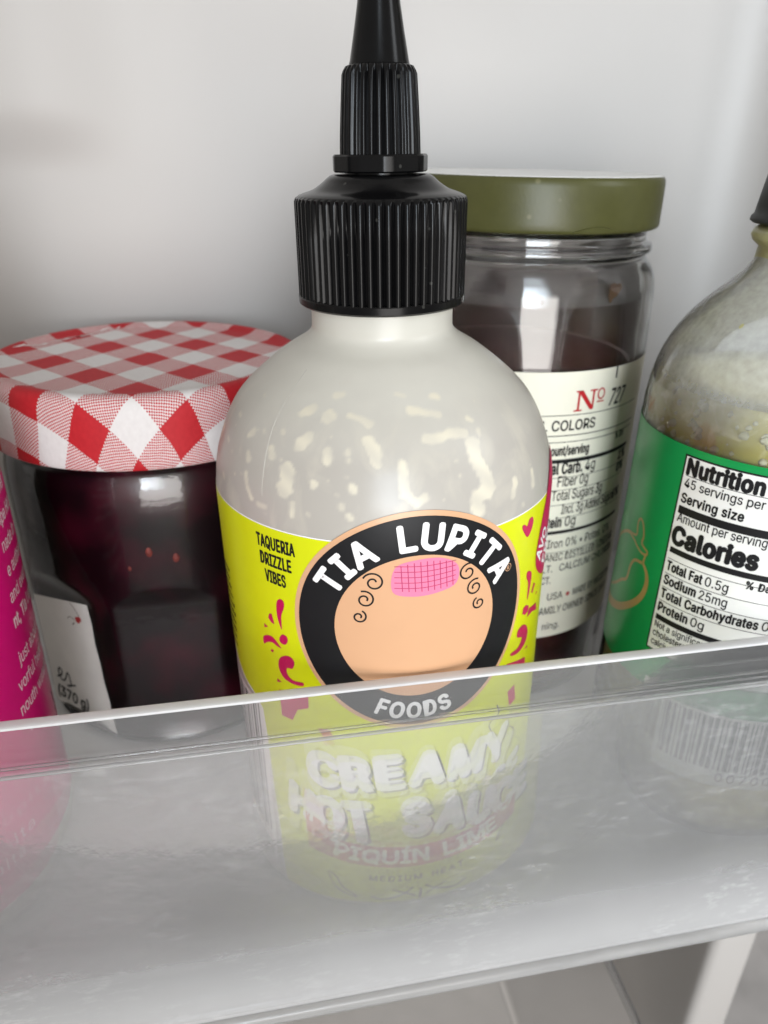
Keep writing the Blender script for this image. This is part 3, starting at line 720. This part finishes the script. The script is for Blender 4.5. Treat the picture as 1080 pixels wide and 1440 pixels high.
SPL = [[(-27.1, 77.1), (-26.3, 76.7), (-26.4, 75.3), (-27.2, 73.2), (-27.3, 70.3), (-27.6, 70.4), (-28.2, 72.4), (-28.3, 74.6), (-28.0, 76.3)],
 [(-30.4, 72.6), (-29.7, 72.8), (-29.5, 71.9), (-29.2, 70.6), (-30.0, 70.7), (-30.8, 71.5)], [(-32.2, 69.6), (-31.1, 69.2), (-32.2, 68.6)],
 [(-28.1, 68.0), (-27.3, 69.0), (-26.3, 68.9), (-26.1, 67.9), (-26.7, 66.9), (-27.7, 66.7), (-28.2, 67.2)],
 [(-32.7, 66.3), (-31.1, 67.2), (-29.7, 67.1), (-27.9, 65.5), (-29.1, 65.6), (-30.3, 65.9), (-31.9, 65.2), (-32.8, 64.4), (-33.0, 65.3)],
 [(-30.7, 64.1), (-30.0, 64.1), (-30.4, 63.4), (-31.0, 63.5)],
 [(-28.7, 62.6), (-27.4, 63.9), (-25.8, 64.3), (-24.9, 63.3), (-25.5, 61.6), (-26.8, 61.2), (-26.9, 59.7), (-25.6, 58.7), (-23.2, 59.0), (-23.3, 58.2), (-25.3, 57.8), (-27.5, 58.1), (-28.7, 59.3), (-29.1, 60.9)],
 [(-29.8, 57.3), (-28.6, 56.9), (-29.9, 56.4)], [(-29.5, 54.6), (-22.2, 56.4), (-22.3, 53.0), (-25, 51.5), (-26.5, 48.2), (-29.4, 48.0)],
 [(-20.5, 48.5), (-18.0, 49.0), (-17.2, 47.2), (-19.4, 46.5)], [(21.5, 50.5), (24.0, 51.0), (25.0, 46.5), (22.6, 46.0)],
 [(24.1, 86.0), (22.3, 88.1), (22.0, 89.2), (22.9, 89.1), (23.7, 88.5), (24.4, 89.7), (25.6, 89.7), (26.1, 88.6), (25.5, 86.9)],
 [(26.1, 77.6), (27.4, 76.6), (27.5, 74.4), (26.8, 70.9), (26.3, 71.3), (26.3, 74.6), (25.3, 76.4), (25.3, 77.5)],
 [(29.2, 73.3), (30.2, 72.6), (29.0, 70.9), (28.3, 71.5)], [(31.6, 70.0), (32.3, 69.3), (31.1, 69.2)],
 [(26.2, 69.6), (27.6, 68.7), (27.4, 67.5), (26.0, 67.3), (24.8, 68.2), (25.1, 69.5)], [(32.2, 66.8), (33.2, 64.5), (29.9, 66.0), (27.2, 66.1), (27.9, 67.9)],
 [(26.2, 64.9), (27.7, 63.4), (28.3, 61.3), (27.1, 59.5), (24.4, 58.9), (21.8, 59.6), (21.6, 60.3), (24.2, 60.3), (25.6, 62.0), (23.5, 63.2), (23.5, 64.7), (24.6, 65.2)],
 [(28.9, 58.2), (28.8, 57.5), (27.3, 58.0)], [(20.3, 58.4), (28.2, 55.5), (28.2, 53.3), (27.2, 52.4), (22.9, 54.9)]]
for q in SPL: wrap('splash_mark', [poly2(q) if len(q) < 7 else blob2(q)], lm(0.16), M['red_ink'], lab, 1.2)
pill = catmull([(45, 97.5), (48.5, 90), (46.5, 79), (42, 72.4), (36.5, 71.9), (31.5, 74.6), (29.0, 78.6), (30.0, 84.5), (33.0, 91.5), (38, 97.3)], 4, True)
wrap('sticker', [poly2(pill)], lm(0.22), M['red_ink'], lab, 1.2, 1.5)
wrap('sticker_lettering', [text2('AVO', 31.6, 77.3, 3.6, 0.02, width=6.5, rot=0.95), text2('FREE', 36.2, 74.5, 3.6, 0.02, width=8.5, rot=1.05)], lm(0.26), M['white_ink'], lab, 1.0, 1.5)
# the big title behind the frosted panel: white letters with a dark drop shadow
def wave(z0, amp, mid): return lambda u: (mid+u, z0+amp*math.cos(u*0.16), -amp*0.16*math.sin(u*0.16))
tt = text_curve('CREAMY', wave(34.6, 0.8, -0.5), 8.0, 0.06, 0.9, 1.9)
tt += text_curve('HOT SAUCE', wave(22.2, 0.8, 0.0), 8.0, 0.06, 0.82, 1.7)
wrap('title_shadow', [([(x+0.6, y-0.5) for x, y in q[0]],)+tuple(q[1:]) for q in tt], lm(0.15), M['ink'], lab, 1.2)
wrap('title_lettering', tt, lm(0.19), M['white_ink'], lab, 1.2)
ban = [(-25+i*2.5, 13.6+0.0062*(-25+i*2.5)**2) for i in range(21)]
wrap('banner', [poly2(ban + [(x, z+6.0) for x, z in reversed(ban)])], lm(0.22), M['red_ink'], lab, 1.2)
wrap('banner_lettering', text_curve('PIQUÍN LIME', lambda u: (u, 14.9+0.0062*u*u, 0.0124*u), 3.7, 0.035, 1.12, 0.75), lm(0.26), M['white_ink'], lab, 1.0)
orn = [ribbon2([(-11, 5.0), (-8, 4.0), (-4, 5.2), (-1.5, 7.2)], 0.5), ribbon2([(11, 5.6), (8, 4.4), (4, 5.4), (1.2, 7.2)], 0.5), ribbon2([(0, 3.2), (0.2, 6.6)], 0.6), ribbon2([(-6, 6.8), (-3.5, 5.8), (-1, 4.2)], 0.4), ribbon2([(6, 6.9), (3.6, 5.8), (1.3, 4.2)], 0.4)]
orn += [ribbon2([(-20.5, 11.5), (-19.5, 8.0), (-17.0, 5.6), (-14.0, 4.8), (-17.2, 7.4), (-18.6, 10.2), (-20.5, 11.5)], 0.3), ribbon2([(19.0, 12.5), (22.2, 14.2), (23.0, 17.0), (20.4, 15.4), (19.0, 12.5)], 0.3), ribbon2([(19.6, 13.2), (22.0, 16.2)], 0.25)]
orn += [ribbon2([(14.5, 39), (17, 42), (16.2, 45), (19, 46.5), (18.2, 49)], 0.35), ribbon2([(19.5, 36), (22.5, 39), (21.3, 42), (24, 44)], 0.35), ribbon2([(24, 34), (25.5, 37.5), (23.4, 40)], 0.3)]
wrap('ornament', orn, lm(0.16), M['ink'], lab, 1.2)

# --- left: magenta label
pk = thing('squeeze_bottle', 'magenta labelled squeeze bottle with lines of small pale print, beside jam jar', 'bottle', (-83.5, 143.0, 0))
squeeze_body(pk, False); squeeze_cap(pk); squeeze_nozzle(pk)
lab = wrap('label', [poly2([(-60, 91.6), (88, 91.6), (86, 70), (78, 52), (69.5, 40), (65.0, 26), (62.5, 9), (62, 8.0), (-60, 8.0)])], lm(0.10), M['magenta'], pk, 1.2, 3.0)
wrap('label_margin', [ribbon2([(88.4, 91), (86.4, 70), (78.4, 52), (69.9, 40), (65.4, 26), (62.9, 9)], 0.7, False)], lm(0.07), M['white_ink'], lab, 1.2)
lines = [('nother', 89.6, 61, 0), ('ipe Hot', 84.2, 62.5, 0.012), ('nade in', 78.8, 61, 0), ('e authentic', 73.4, 66, 0), ('and everyt', 68.0, 64, 0), ('nt, Tia Lupita', 62.6, 66, 0.016), ('just about a', 54.4, 63, 0), ('vorful heat with', 49.0, 66, 0), ('nouth watering', 43.6, 64, 0), ('l.', 38.2, 47, 0)]
lt = [text2(b, r, z, 2.9, bo+0.004, xs=0.72, right=True) for b, z, r, bo in lines]
wrap('lettering', [text2('tialupita', 19.5, 16.6, 2.9, 0.004, width=20.5, space=1.2)], lm(0.15), M['pinktext'], lab, 1.0)
wrap('lettering', lt, lm(0.15), M['pinktext'], lab, 1.0)
wrap('leaf_mark', [ribbon2([(60.5, 37), (61.8, 34), (61.0, 31)], 0.35), ribbon2([(63.2, 37.5), (62.2, 34), (63.6, 31)], 0.3), ribbon2([(61.2, 33.8), (63.2, 35.0)], 0.25)], lm(0.15), M['ink'], lab, 1.0)

# ------------------------------------------------------------------ jam jar with gingham lid
jj = thing('jam_jar', 'faceted jar of dark berry jam under a red gingham lid', 'jar', (-24.0, 204.7, 0))
FC0 = math.radians(1.3); AP = 37.75
def facet(ap):
    def f(t, r, z):
        k = ((t-FC0+math.pi/8) % (math.pi/4))-math.pi/8
        # flat panels let into the round wall; they run out in an arch at the shoulder
        if z < 4: return r
        return min(r, (ap+3.4*smst((z-45.5)/11.0)-0.0)/math.cos(k))
    return f
JP = [(30, 0.2), (36, 0.0), (38.2, 1.0), (39.3, 3.0), (39.7, 6.0)] + [(39.9, z) for z in np.linspace(8, 44, 10)] + [(39.95, z) for z in np.linspace(45, 57, 17)] + [(40.0, 60), (40.1, 66), (40.1, 72), (39.9, 77), (39.3, 80), (38.7, 82), (38.9, 83), (39.4, 84), (39.4, 85.5), (38.5, 86.5), (37.5, 88), (37.5, 94)]
def jam_wall(d):
    fz = facet(AP-d)
    return lathe([(r-d, z) for r, z in JP], 320, True, True, fz)
obj('glass', *jam_wall(0.0), M['jarglass'], jj, True, 28)
V, F = lathe([(r-0.8, max(z, 2.2)) for r, z in JP[1:-2]], 192, True, True, facet(AP-0.8))
ct = obj('jam', V, F, M['jam'], jj, True, 30)
for a, z, sx in ((-1.5, 62.5, 1.0), (7.5, 60.2, 0.95), (-18, 44, 1.5), (-17, 39, 1.2), (-15.5, 34, 1.1), (-19.5, 30, 0.9), (12, 35, 0.6), (-9, 58, 0.5)):
    t = math.radians(a); rr_ = 39.1 if z > 57 else 37.0
    Vs, Fs = lathe([(0.05, -1.5), (0.7, -1.0), (1.0, 0.0), (0.6, 1.1), (0.05, 1.6)], 8)
    obj('fruit_piece', [(rr_*math.sin(t)+x*sx, -rr_*math.cos(t)+y*sx*0.5, z+q*sx) for x, y, q in Vs], Fs, M['seed'], ct, True, 60)
LP = [(0.01, 101.2), (20, 101.2), (33, 101.2), (35.5, 101.3), (36.8, 101.8), (38.6, 102.2), (40.0, 101.8), (40.9, 100.8), (41.4, 99.0), (41.6, 96), (41.8, 91.5), (42.1, 87.5), (42.2, 85.6), (41.8, 85.1), (41.0, 85.3), (40.6, 86.2)]
V, F = lathe(LP, 160, False, False)
F.append(tuple(range(160)))
lid = obj('lid', V, F, M['gingham'], jj, True, 50)
me = lid.data; uvl = me.uv_layers.new(name='cloth')
# the cloth pattern runs over the edge and down the skirt
drop = [0.0]
for i in range(1, len(LP)): drop.append(drop[-1]+math.hypot(LP[i][0]-LP[i-1][0], LP[i][1]-LP[i-1][1]))
for lp in me.loops:
    v = me.vertices[lp.vertex_index].co/MM; row = min(lp.vertex_index//160, len(LP)-1)
    t = math.atan2(v.x, v.y); rr_ = drop[row]
    x, y = rr_*math.sin(t), rr_*math.cos(t)
    uvl.data[lp.index].uv = ((x/6.0+y/7.2)/2, (x/6.0-y/7.2)/2)
fr_ = []
for k in range(46):
    f = k/45.0; x, y = -36.0+f*24.0, 10.0+f*24.0+1.0*math.sin(f*17)
    cl = 0.5+0.5*math.sin(f*31+1)
    if x*x+y*y > 38.5**2: continue
    for q in range(2 if cl > 0.4 else 1):
        a = rnd.uniform(0.2, 1.4); ln = rnd.uniform(0.6, 2.0)*(0.5+cl)
        fr_.append(ribbon2([(x, y), (x+ln*0.5*math.cos(a)+rnd.uniform(-.3, .3), y+ln*0.5*math.sin(a)), (x+ln*math.cos(a), y+ln*math.sin(a))], 0.28))
wrap('frayed_thread', fr_, lambda x, y, up=0.0: (x, y, float(np.interp(math.hypot(x, y), [p[0] for p in LP[:8]], [p[1] for p in LP[:8]]))+0.10), M['white_ink'], lid, None)
# paper label on the flat to the left
th = FC0-math.pi/4
def facet_map(e):
    nx_, ny_ = math.sin(th), -math.cos(th); ux, uy = math.cos(th), math.sin(th)
    return lambda u, z, up=0.0: ((AP+e+up)*nx_+u*ux, (AP+e+up)*ny_+u*uy, z)
edge = [(10.3, 46.0), (10.9, 40), (10.7, 34), (11.4, 28), (11.6, 22), (12.4, 16), (12.6, 10), (13.2, 4.5)]
pl = wrap('paper_label', [poly2([(-13.4, 4.5)] + edge[::-1] + [(-13.4, 41.0)])], facet_map(0.12), M['white_paper'], jj, None)
wrap('handwriting', [ribbon2([(-10.5, 14.2), (-8.5, 15.4), (-7.6, 17.2), (-8.6, 18.0), (-9.4, 16.0), (-8.6, 13.8), (-6.8, 14.6), (-5.0, 17.8), (-4.4, 15.6), (-4.6, 13.2), (-6.4, 12.6), (-4.0, 13.6), (-2.2, 14.4)], 0.55)]
     + [text2('(370 g)', -11.8, 7.2, 3.9, 0.02, width=13.5, shear=0.2)], facet_map(0.2), M['ink'], pl, None)
wrap('printed_berry', [disc2(5.0, 39.4, 1.0, 14), disc2(5.9, 40.0, 0.8, 12)], facet_map(0.2), M['redserif'], pl, None)
wrap('printed_stalk', [ribbon2([(3.6, 38.8), (2.0, 39.4), (0.6, 38.4)], 0.2), ribbon2([(3.4, 38.0), (2.4, 37.0)], 0.35), ribbon2([(6.0, 41.0), (4.4, 43.0), (3.0, 44.2)], 0.2)], facet_map(0.2), M['flake'], pl, None)

# ------------------------------------------------------------------ tall jar with olive lid
ol = thing('pickle_jar', 'tall glass jar with olive green metal lid and cream paper label', 'jar', (78.5, 204.4, 0))
OUT = [(28, 0.6), (33, 0.0), (36, 1.4), (37.2, 4.5), (37.3, 30), (37.2, 70), (37.0, 100), (36.8, 112), (36.6, 117.5), (36.2, 121.5), (35.2, 124.6), (33.7, 126.6), (33.0, 127.6), (33.0, 128.2), (34.1, 129.0), (34.3, 129.9), (33.9, 130.8), (32.6, 131.4), (32.4, 133.5), (33.0, 134.6), (32.6, 135.8), (32.4, 143.5), (31.6, 144.6)]
INN = [(30.2, 144.4), (29.6, 143.0), (29.6, 133), (30.4, 128.5), (32.6, 125.4), (33.9, 121.5), (34.2, 117), (34.5, 100), (34.7, 60), (34.7, 8), (33, 4.6), (26, 3.6)]
def dense(P, k=3): return smooth_profile(P, k)
g_out = dense(OUT); g_in = dense(INN)
obj('glass', *lathe(g_out+g_in, 160, False, False), M['oliveglass'], ol, True, 60)
obj('foot', *lathe([(0.02, 3.5), (26.1, 3.55), (28.1, 0.65), (0.02, 1.6)], 96, False, False), M['oliveglass'], ol, True, 40)
lq = obj('brine', *lathe([(26, 3.9), (33, 5.0), (34.5, 8.5), (34.5, 60), (34.3, 98), (33.6, 99.0)], 128), M['pickle'], ol, True, 40)
obj('brine_stain', *lathe([(34.3, 99.5), (34.15, 105), (34.0, 112), (33.9, 118)], 128, False, False), M['stain'], ol, True, 60)
obj('glass_film', *lathe([(33.4, 117.5), (33.0, 120), (32.6, 122), (31.4, 125.2), (29.6, 128.5), (29.0, 133)], 128, False, False), M['jarfilm'], ol, True, 60)
lp = [(33.2, 135.2), (33.4, 134.8), (34.4, 134.6), (34.9, 134.9), (35.1, 135.6), (35.05, 137), (35.0, 144.8), (34.8, 146.0), (34.4, 146.6), (34.0, 146.8), (33.0, 146.8)]
ld = obj('lid', *lathe(lp, 160, False, False), M['olive'], ol, True, 50)
obj('lid_top', *lathe([(34.3, 146.72), (33.9, 146.95), (32.4, 146.95), (31.6, 146.7), (20, 146.7), (0.02, 146.7)], 128, False, False), M['lidtop'], ld, True, 50)
# lug pressed under the rim
for a in (8, 98, 188, 278):
    t0 = math.radians(a-10)
    Vg, Fg = [], []
    for i in range(13):
        t = t0+math.radians(20)*i/12; hh = 1.15*math.sin(math.pi*i/12)
        for r_, z_ in ((35.12, 135.0), (35.32, 135.2+hh), (35.1, 135.35+hh)): Vg.append((r_*math.sin(t), -r_*math.cos(t), z_))
    for i in range(12):
        for j in range(2): Fg.append((i*3+j, i*3+j+1, i*3+j+4, i*3+j+3))
    obj('lug', Vg, Fg, M['olive'], ld, True, 60)
RO = 37.2
def ol_r(z): return float(np.interp(z, [23, 30, 70, 100, 112], [37.3, 37.3, 37.2, 37.0, 36.8]))
om = lambda e: cyl_map(RO, e, ol_r)
lab = wrap('label', [rect2(-58, 46, 23.1, 103.0)], om(0.12), M['cream_paper'], ol, 1.2)
T = text2
lt = [T('727', 15.2, 92.9, 4.4, 0.012, width=6.0, shear=0.18), T('NO ARTIFICIAL COLORS', 11.2, 87.7, 2.7, 0.016, xs=0.86, right=True), T('Amount/serving', 10.3, 80.9, 2.5, 0.024, width=14.2, right=True),
      T('Total Carb.', 9.0, 75.6, 3.2, 0.026, width=13.2, right=True), T('4g', 10.0, 75.6, 3.2, 0.004, width=3.4), T('Fiber 0g', 2.0, 71.9, 3.0, 0.004, width=9.6),
      T('Total Sugars 3g', 0.8, 67.8, 3.0, 0.004, width=17.0), T('Incl. 3g Added Sugars', 4.2, 63.6, 2.9, 0.004, width=20.5), T('Protein', 4.6, 59.7, 3.0, 0.026, width=8.0, right=True), T('0g', 5.8, 59.7, 3.0, 0.004, width=3.4),
      T('0% • Iron 0% • Potas. 0%', -5.5, 53.2, 2.6, 0.006, width=31), T('ORGANIC DISTILLED VINEGAR', -3.6, 49.0, 2.3, 0.004, width=33), T('SALT.   CALCIUM CHLORIDE', -2.6, 45.4, 2.3, 0.004, width=33), T('ACT.', -0.8, 41.6, 2.3, 0.004, width=4.6),
      T('USA', 3.4, 36.0, 2.3, 0.004, width=5.0), T('MADE BY MEZZETTA', 12.2, 35.9, 2.3, 0.004, width=20), T('FAMILY OWNED SINCE 1935', 0.2, 31.2, 2.4, 0.004, width=31), T('ning.', 3.0, 25.8, 2.2, 0.004, width=5.6, right=False),
      T('% DV', 20.6, 82.6, 1.7, 0.03, width=4.4), T('1%', 24.2, 75.6, 2.6, 0.03, width=4.0), T('0%', 24.2, 71.9, 2.6, 0.03, width=4.0), T('6%', 24.2, 63.6, 2.6, 0.03, width=4.0)]
wrap('lettering', lt, om(0.18), M['ink'], lab, 1.2)
ru = [rect2(-14, 30, 91.65, 91.85), rect2(-14, 30, 86.15, 86.4), rect2(-14, 30, 84.4, 84.6), rect2(-14, 29, 78.6, 79.7), rect2(-14, 29, 74.35, 74.5), rect2(-14, 29, 70.7, 70.85), rect2(-14, 29, 66.3, 66.45), rect2(3.2, 29, 62.3, 62.45), rect2(-14, 29, 57.5, 58.5), rect2(-14, 29, 51.55, 51.7), rect2(16.5, 17.1, 100.0, 103.0)]
wrap('ruled_line', ru, om(0.16), M['ink'], lab, 1.2)
nn = [rect2(4.8, 5.4, 92.9, 97.6), rect2(9.2, 9.8, 93.3, 98.0), poly2([(4.6, 98.0), (6.1, 98.0), (9.9, 93.0), (9.3, 92.7), (8.6, 92.9)]), rect2(4.1, 6.2, 97.6, 98.0), rect2(3.9, 6.3, 92.6, 93.0), rect2(8.3, 10.7, 97.6, 98.0)]
ring = [(12.0+1.05*math.cos(a*math.pi/10), 96.6+1.35*math.sin(a*math.pi/10)) for a in range(21)]
nn += [ribbon2(ring, 0.42), rect2(10.8, 13.2, 94.4, 94.75)]
wrap('red_numero', nn, om(0.18), M['redserif'], lab, 1.2)
wrap('red_dot', [disc2(10.3, 36.9, 0.7, 14)], om(0.18), M['redserif'], lab, 1.2)
# flakes stuck inside the glass
for (a, z, pts) in ((22.5, 121.0, [(-1.9, 1.7), (-0.6, 2.1), (0.4, 1.5), (1.3, 1.9), (2.0, 0.8), (1.2, -0.2), (0.6, -0.9), (-0.6, -1.3), (-1.3, -2.4), (-1.8, -1.0)]), (-10.5, 119.4, [(-0.5, 0.6), (0.4, 0.4), (0.3, -0.4), (0, -0.9), (-0.5, -0.2)]), (-7.5, 127.6, [(-0.9, 0.1), (0, 0.6), (1.0, 0.4), (0.4, -0.3), (-0.6, -0.4)])):
    t = math.radians(a); rr_ = 33.75 if z < 125 else 30.4
    P = [(rr_*math.sin(t)+u*math.cos(t), -rr_*math.cos(t)+u*math.sin(t), z+v) for u, v in pts]
    Q = [(p[0]-0.5*math.sin(t), p[1]+0.5*math.cos(t), p[2]) for p in P]; n = len(P)
    obj('herb_flake', P+Q, [tuple(range(n)), tuple(reversed(range(n, 2*n)))] + [(i, (i+1) % n, n+(i+1) % n, n+i) for i in range(n)], M['flake'], ol, False)

# ------------------------------------------------------------------ sauce bottle with green label
gb = thing('sauce_bottle', 'round glass bottle of green chilli sauce with bright green label and black cap', 'bottle', (119.2, 139.0, 0))
GP = [(20, 2.0), (23, 1.0), (26, 1.4), (28.4, 4.0), (29.6, 8), (29.9, 14), (29.9, 50), (29.9, 95), (29.7, 103), (28.9, 108.5), (27.6, 113), (25.7, 117), (23.0, 121), (19.3, 125), (15.6, 128.6), (13.4, 131.6), (12.7, 134.2), (12.9, 135.2), (14.1, 136.2), (14.4, 137.2), (13.8, 138.3), (12.6, 138.9), (12.2, 140.5)]
gprof = smooth_profile(GP, 4)
obj('glass', *lathe(gprof, 160, True, False), M['bottleglass'], gb, True, 60)
def gr(z): return float(np.interp(z, [p[1] for p in gprof], [p[0] for p in gprof]))
sv = obj('sauce', *lathe([(20, 3.2), (26, 3.4), (28.2, 8.5)] + [(28.7, z) for z in (14, 40, 70, 95)] + [(28.4, 103.0), (27.9, 106.5), (27.2, 107.2)], 128), M['salsa'], gb, True, 40)
r3 = random.Random(11)
for i in range(110):
    a = math.radians(r3.uniform(-95, 20)); z = 97.5+9.0*r3.random()**1.2; s_ = r3.uniform(0.35, 1.25)
    Vs, Fs = lathe([(0.05, -0.8), (0.75, -0.5), (1.0, 0.1), (0.6, 0.7), (0.05, 0.9)], 7, True, True, lambda t, r, q: r*(1+0.35*math.sin(3*t+i)))
    rr_ = 28.2 - (0.4 if z > 102.5 else 0) - (0.5 if z > 105.5 else 0)
    obj('sauce_lump', [(rr_*math.sin(a)+x*s_*1.2, -rr_*math.cos(a)+y*s_*0.7, z+q*s_) for x, y, q in Vs], Fs, M['lump'], sv, True, 80)
# sauce dried in the neck and runs on the shoulder
obj('dried_sauce', *lathe([(13.2, 131.3), (12.95, 132.5), (12.9, 135.0), (14.3, 136.2), (14.65, 137.2), (14.0, 138.6), (12.9, 139.2)], 96, False, False, lambda t, r, z: r+0.12*math.sin(5*t+z)), M['drip'], gb, True, 60)
for a, z, ln, wd in ((-62, 129.4, 2.2, 0.9), (-48, 119.5, 2.6, 1.2), (-30, 123, 2.0, 0.8), (-70, 121.5, 0.9, 0.5), (-55, 123.4, 0.8, 0.4)):
    t = math.radians(a); P = [(s*wd, q) for s, q in ((-0.4, 1.0), (0.3, 0.9), (0.6, 0.2), (0.3, -0.7), (-0.2, -1.0), (-0.7, -0.3))]
    q = blob2([(gr(z)*t+u*1.2, z+v*ln*0.5) for u, v in P])
    wrap('sauce_run', [q], lambda s, zz, up=0.0, z0=z: ((gr(zz)+0.06)*math.sin(s/gr(z0)), -(gr(zz)+0.06)*math.cos(s/gr(z0)), zz), M['drip'], gb, 0.8, 0.8)
cp = [(13.2, 139.6), (14.9, 139.5), (15.5, 139.9), (15.4, 140.7), (14.9, 141.2), (14.7, 143), (13.7, 150.4), (13.2, 151.5), (12.2, 152.0), (0.02, 152.1)]
obj('cap', *lathe(cp, 128, True, False), M['black_matt'], gb, True, 40)
RG = 29.9
gm = lambda e: cyl_map(RG, e)
lab = wrap('label', [rect2(-80, 70, 36.0, 97.2)], gm(0.12), M['green'], gb, 1.2)
wrap('nutrition_border', [poly2([(-37.6, 95.6), (10.4, 95.6), (10.4, 46.4), (-37.6, 46.4)])], gm(0.16), M['ink'], lab, 1.2)
wrap('nutrition_panel', [rect2(-37.2, 10, 46.8, 95.2)], gm(0.20), M['offwhite'], lab, 1.2)
lt = [T('Nutrition Facts', -36.4, 91.5, 3.35, 0.042, width=27.0), T('45 servings per container', -36.4, 88.5, 2.05, 0.0, width=27), T('Serving size', -36.4, 85.0, 2.1, 0.025, width=13.2),
      T('Amount per serving', -36.4, 80.4, 2.1, 0.006, width=18.6), T('Calories', -36.5, 75.0, 4.1, 0.046, width=17.8), T('% Daily Value*', -19.6, 70.3, 1.8, 0.025, width=14),
      T('Total Fat', -36.4, 68.2, 2.25, 0.027, width=8.3), T('0.5g', -27.4, 68.2, 2.25, 0.002, width=4.7), T('Sodium', -36.4, 64.6, 2.25, 0.027, width=7.6), T('25mg', -28.0, 64.6, 2.25, 0.002, width=5.8),
      T('Total Carbohydrates', -36.4, 61.0, 2.25, 0.027, width=21.0), T('0g', -14.6, 61.0, 2.25, 0.002, width=2.9), T('Protein', -36.4, 57.3, 2.25, 0.027, width=7.2), T('0g', -28.4, 57.3, 2.25, 0.002, width=2.9),
      T('Not a significant source of', -36.4, 52.9, 1.75, 0.004, width=20.5), T('cholesterol, dietary fiber,', -36.4, 50.5, 1.75, 0.004, width=19.5), T('calcium, iron and', -36.4, 48.1, 1.75, 0.004, width=13)]
wrap('nutrition_lettering', lt, gm(0.26), M['ink'], lab, 1.2)
ru = [rect2(-36.6, 9.4, 91.0, 91.15), rect2(-36.6, 9.4, 82.3, 84.1), rect2(-36.6, 9.4, 72.6, 74.0), rect2(-36.6, 9.4, 70.95, 71.1), rect2(-36.6, 9.4, 67.2, 67.35), rect2(-36.6, 9.4, 63.6, 63.75), rect2(-36.6, 9.4, 60.0, 60.15), rect2(-36.6, 9.4, 54.9, 56.3)]
wrap('nutrition_rule', ru, gm(0.24), M['ink'], lab, 1.2)
pep = [ribbon2([(-43.8, 65.7), (-46.7, 64.9), (-48.1, 62.4), (-48.8, 58.6), (-51.2, 56.8), (-54.6, 53.9), (-60, 50.5)], 0.75), ribbon2([(-43.5, 65.9), (-41.7, 64.0), (-41.1, 61.1), (-42.2, 57.1), (-45.5, 53.1), (-50.7, 49.4), (-57.4, 47.2), (-62, 47.0)], 0.7, w_end=2.6),
       ribbon2([(-62.4, 53.4), (-62.0, 60.1), (-59.0, 65.3), (-53.7, 69.1), (-50.7, 70.2)], 0.8), ribbon2([(-50.7, 70.2), (-47.9, 71.1), (-48.1, 73.2), (-48.0, 74.8), (-47.2, 75.6), (-46.0, 74.8), (-45.0, 72.2), (-45.2, 70.3), (-43.7, 69.5), (-42.8, 69.2), (-43.0, 68.3), (-44.8, 68.0), (-46.9, 68.7), (-48.6, 69.5), (-50.7, 69.9)], 0.55), ribbon2([(-43.1, 68.5), (-43.5, 65.9)], 0.6)]
wrap('pepper_outline', pep, gm(0.17), M['goldline'], lab, 1.2)
wrap('barcode_panel', [rect2(-36, 16, 19.0, 38.8)], gm(0.18), M['offwhite'], lab, 1.2)
bars = []; x = -34.5
while x < 12:
    wd = r3.choice((0.35, 0.35, 0.7, 1.05)); bars.append(rect2(x, x+wd, 23.6, 38.0)); x += wd+r3.choice((0.35, 0.5, 0.8))
wrap('barcode', bars, gm(0.22), M['ink'], lab, 1.2)
wrap('barcode_digits', [text2('00700', -18.5, 20.4, 2.3, 0.004, width=13, space=1.2)], gm(0.22), M['ink'], lab, 1.2)
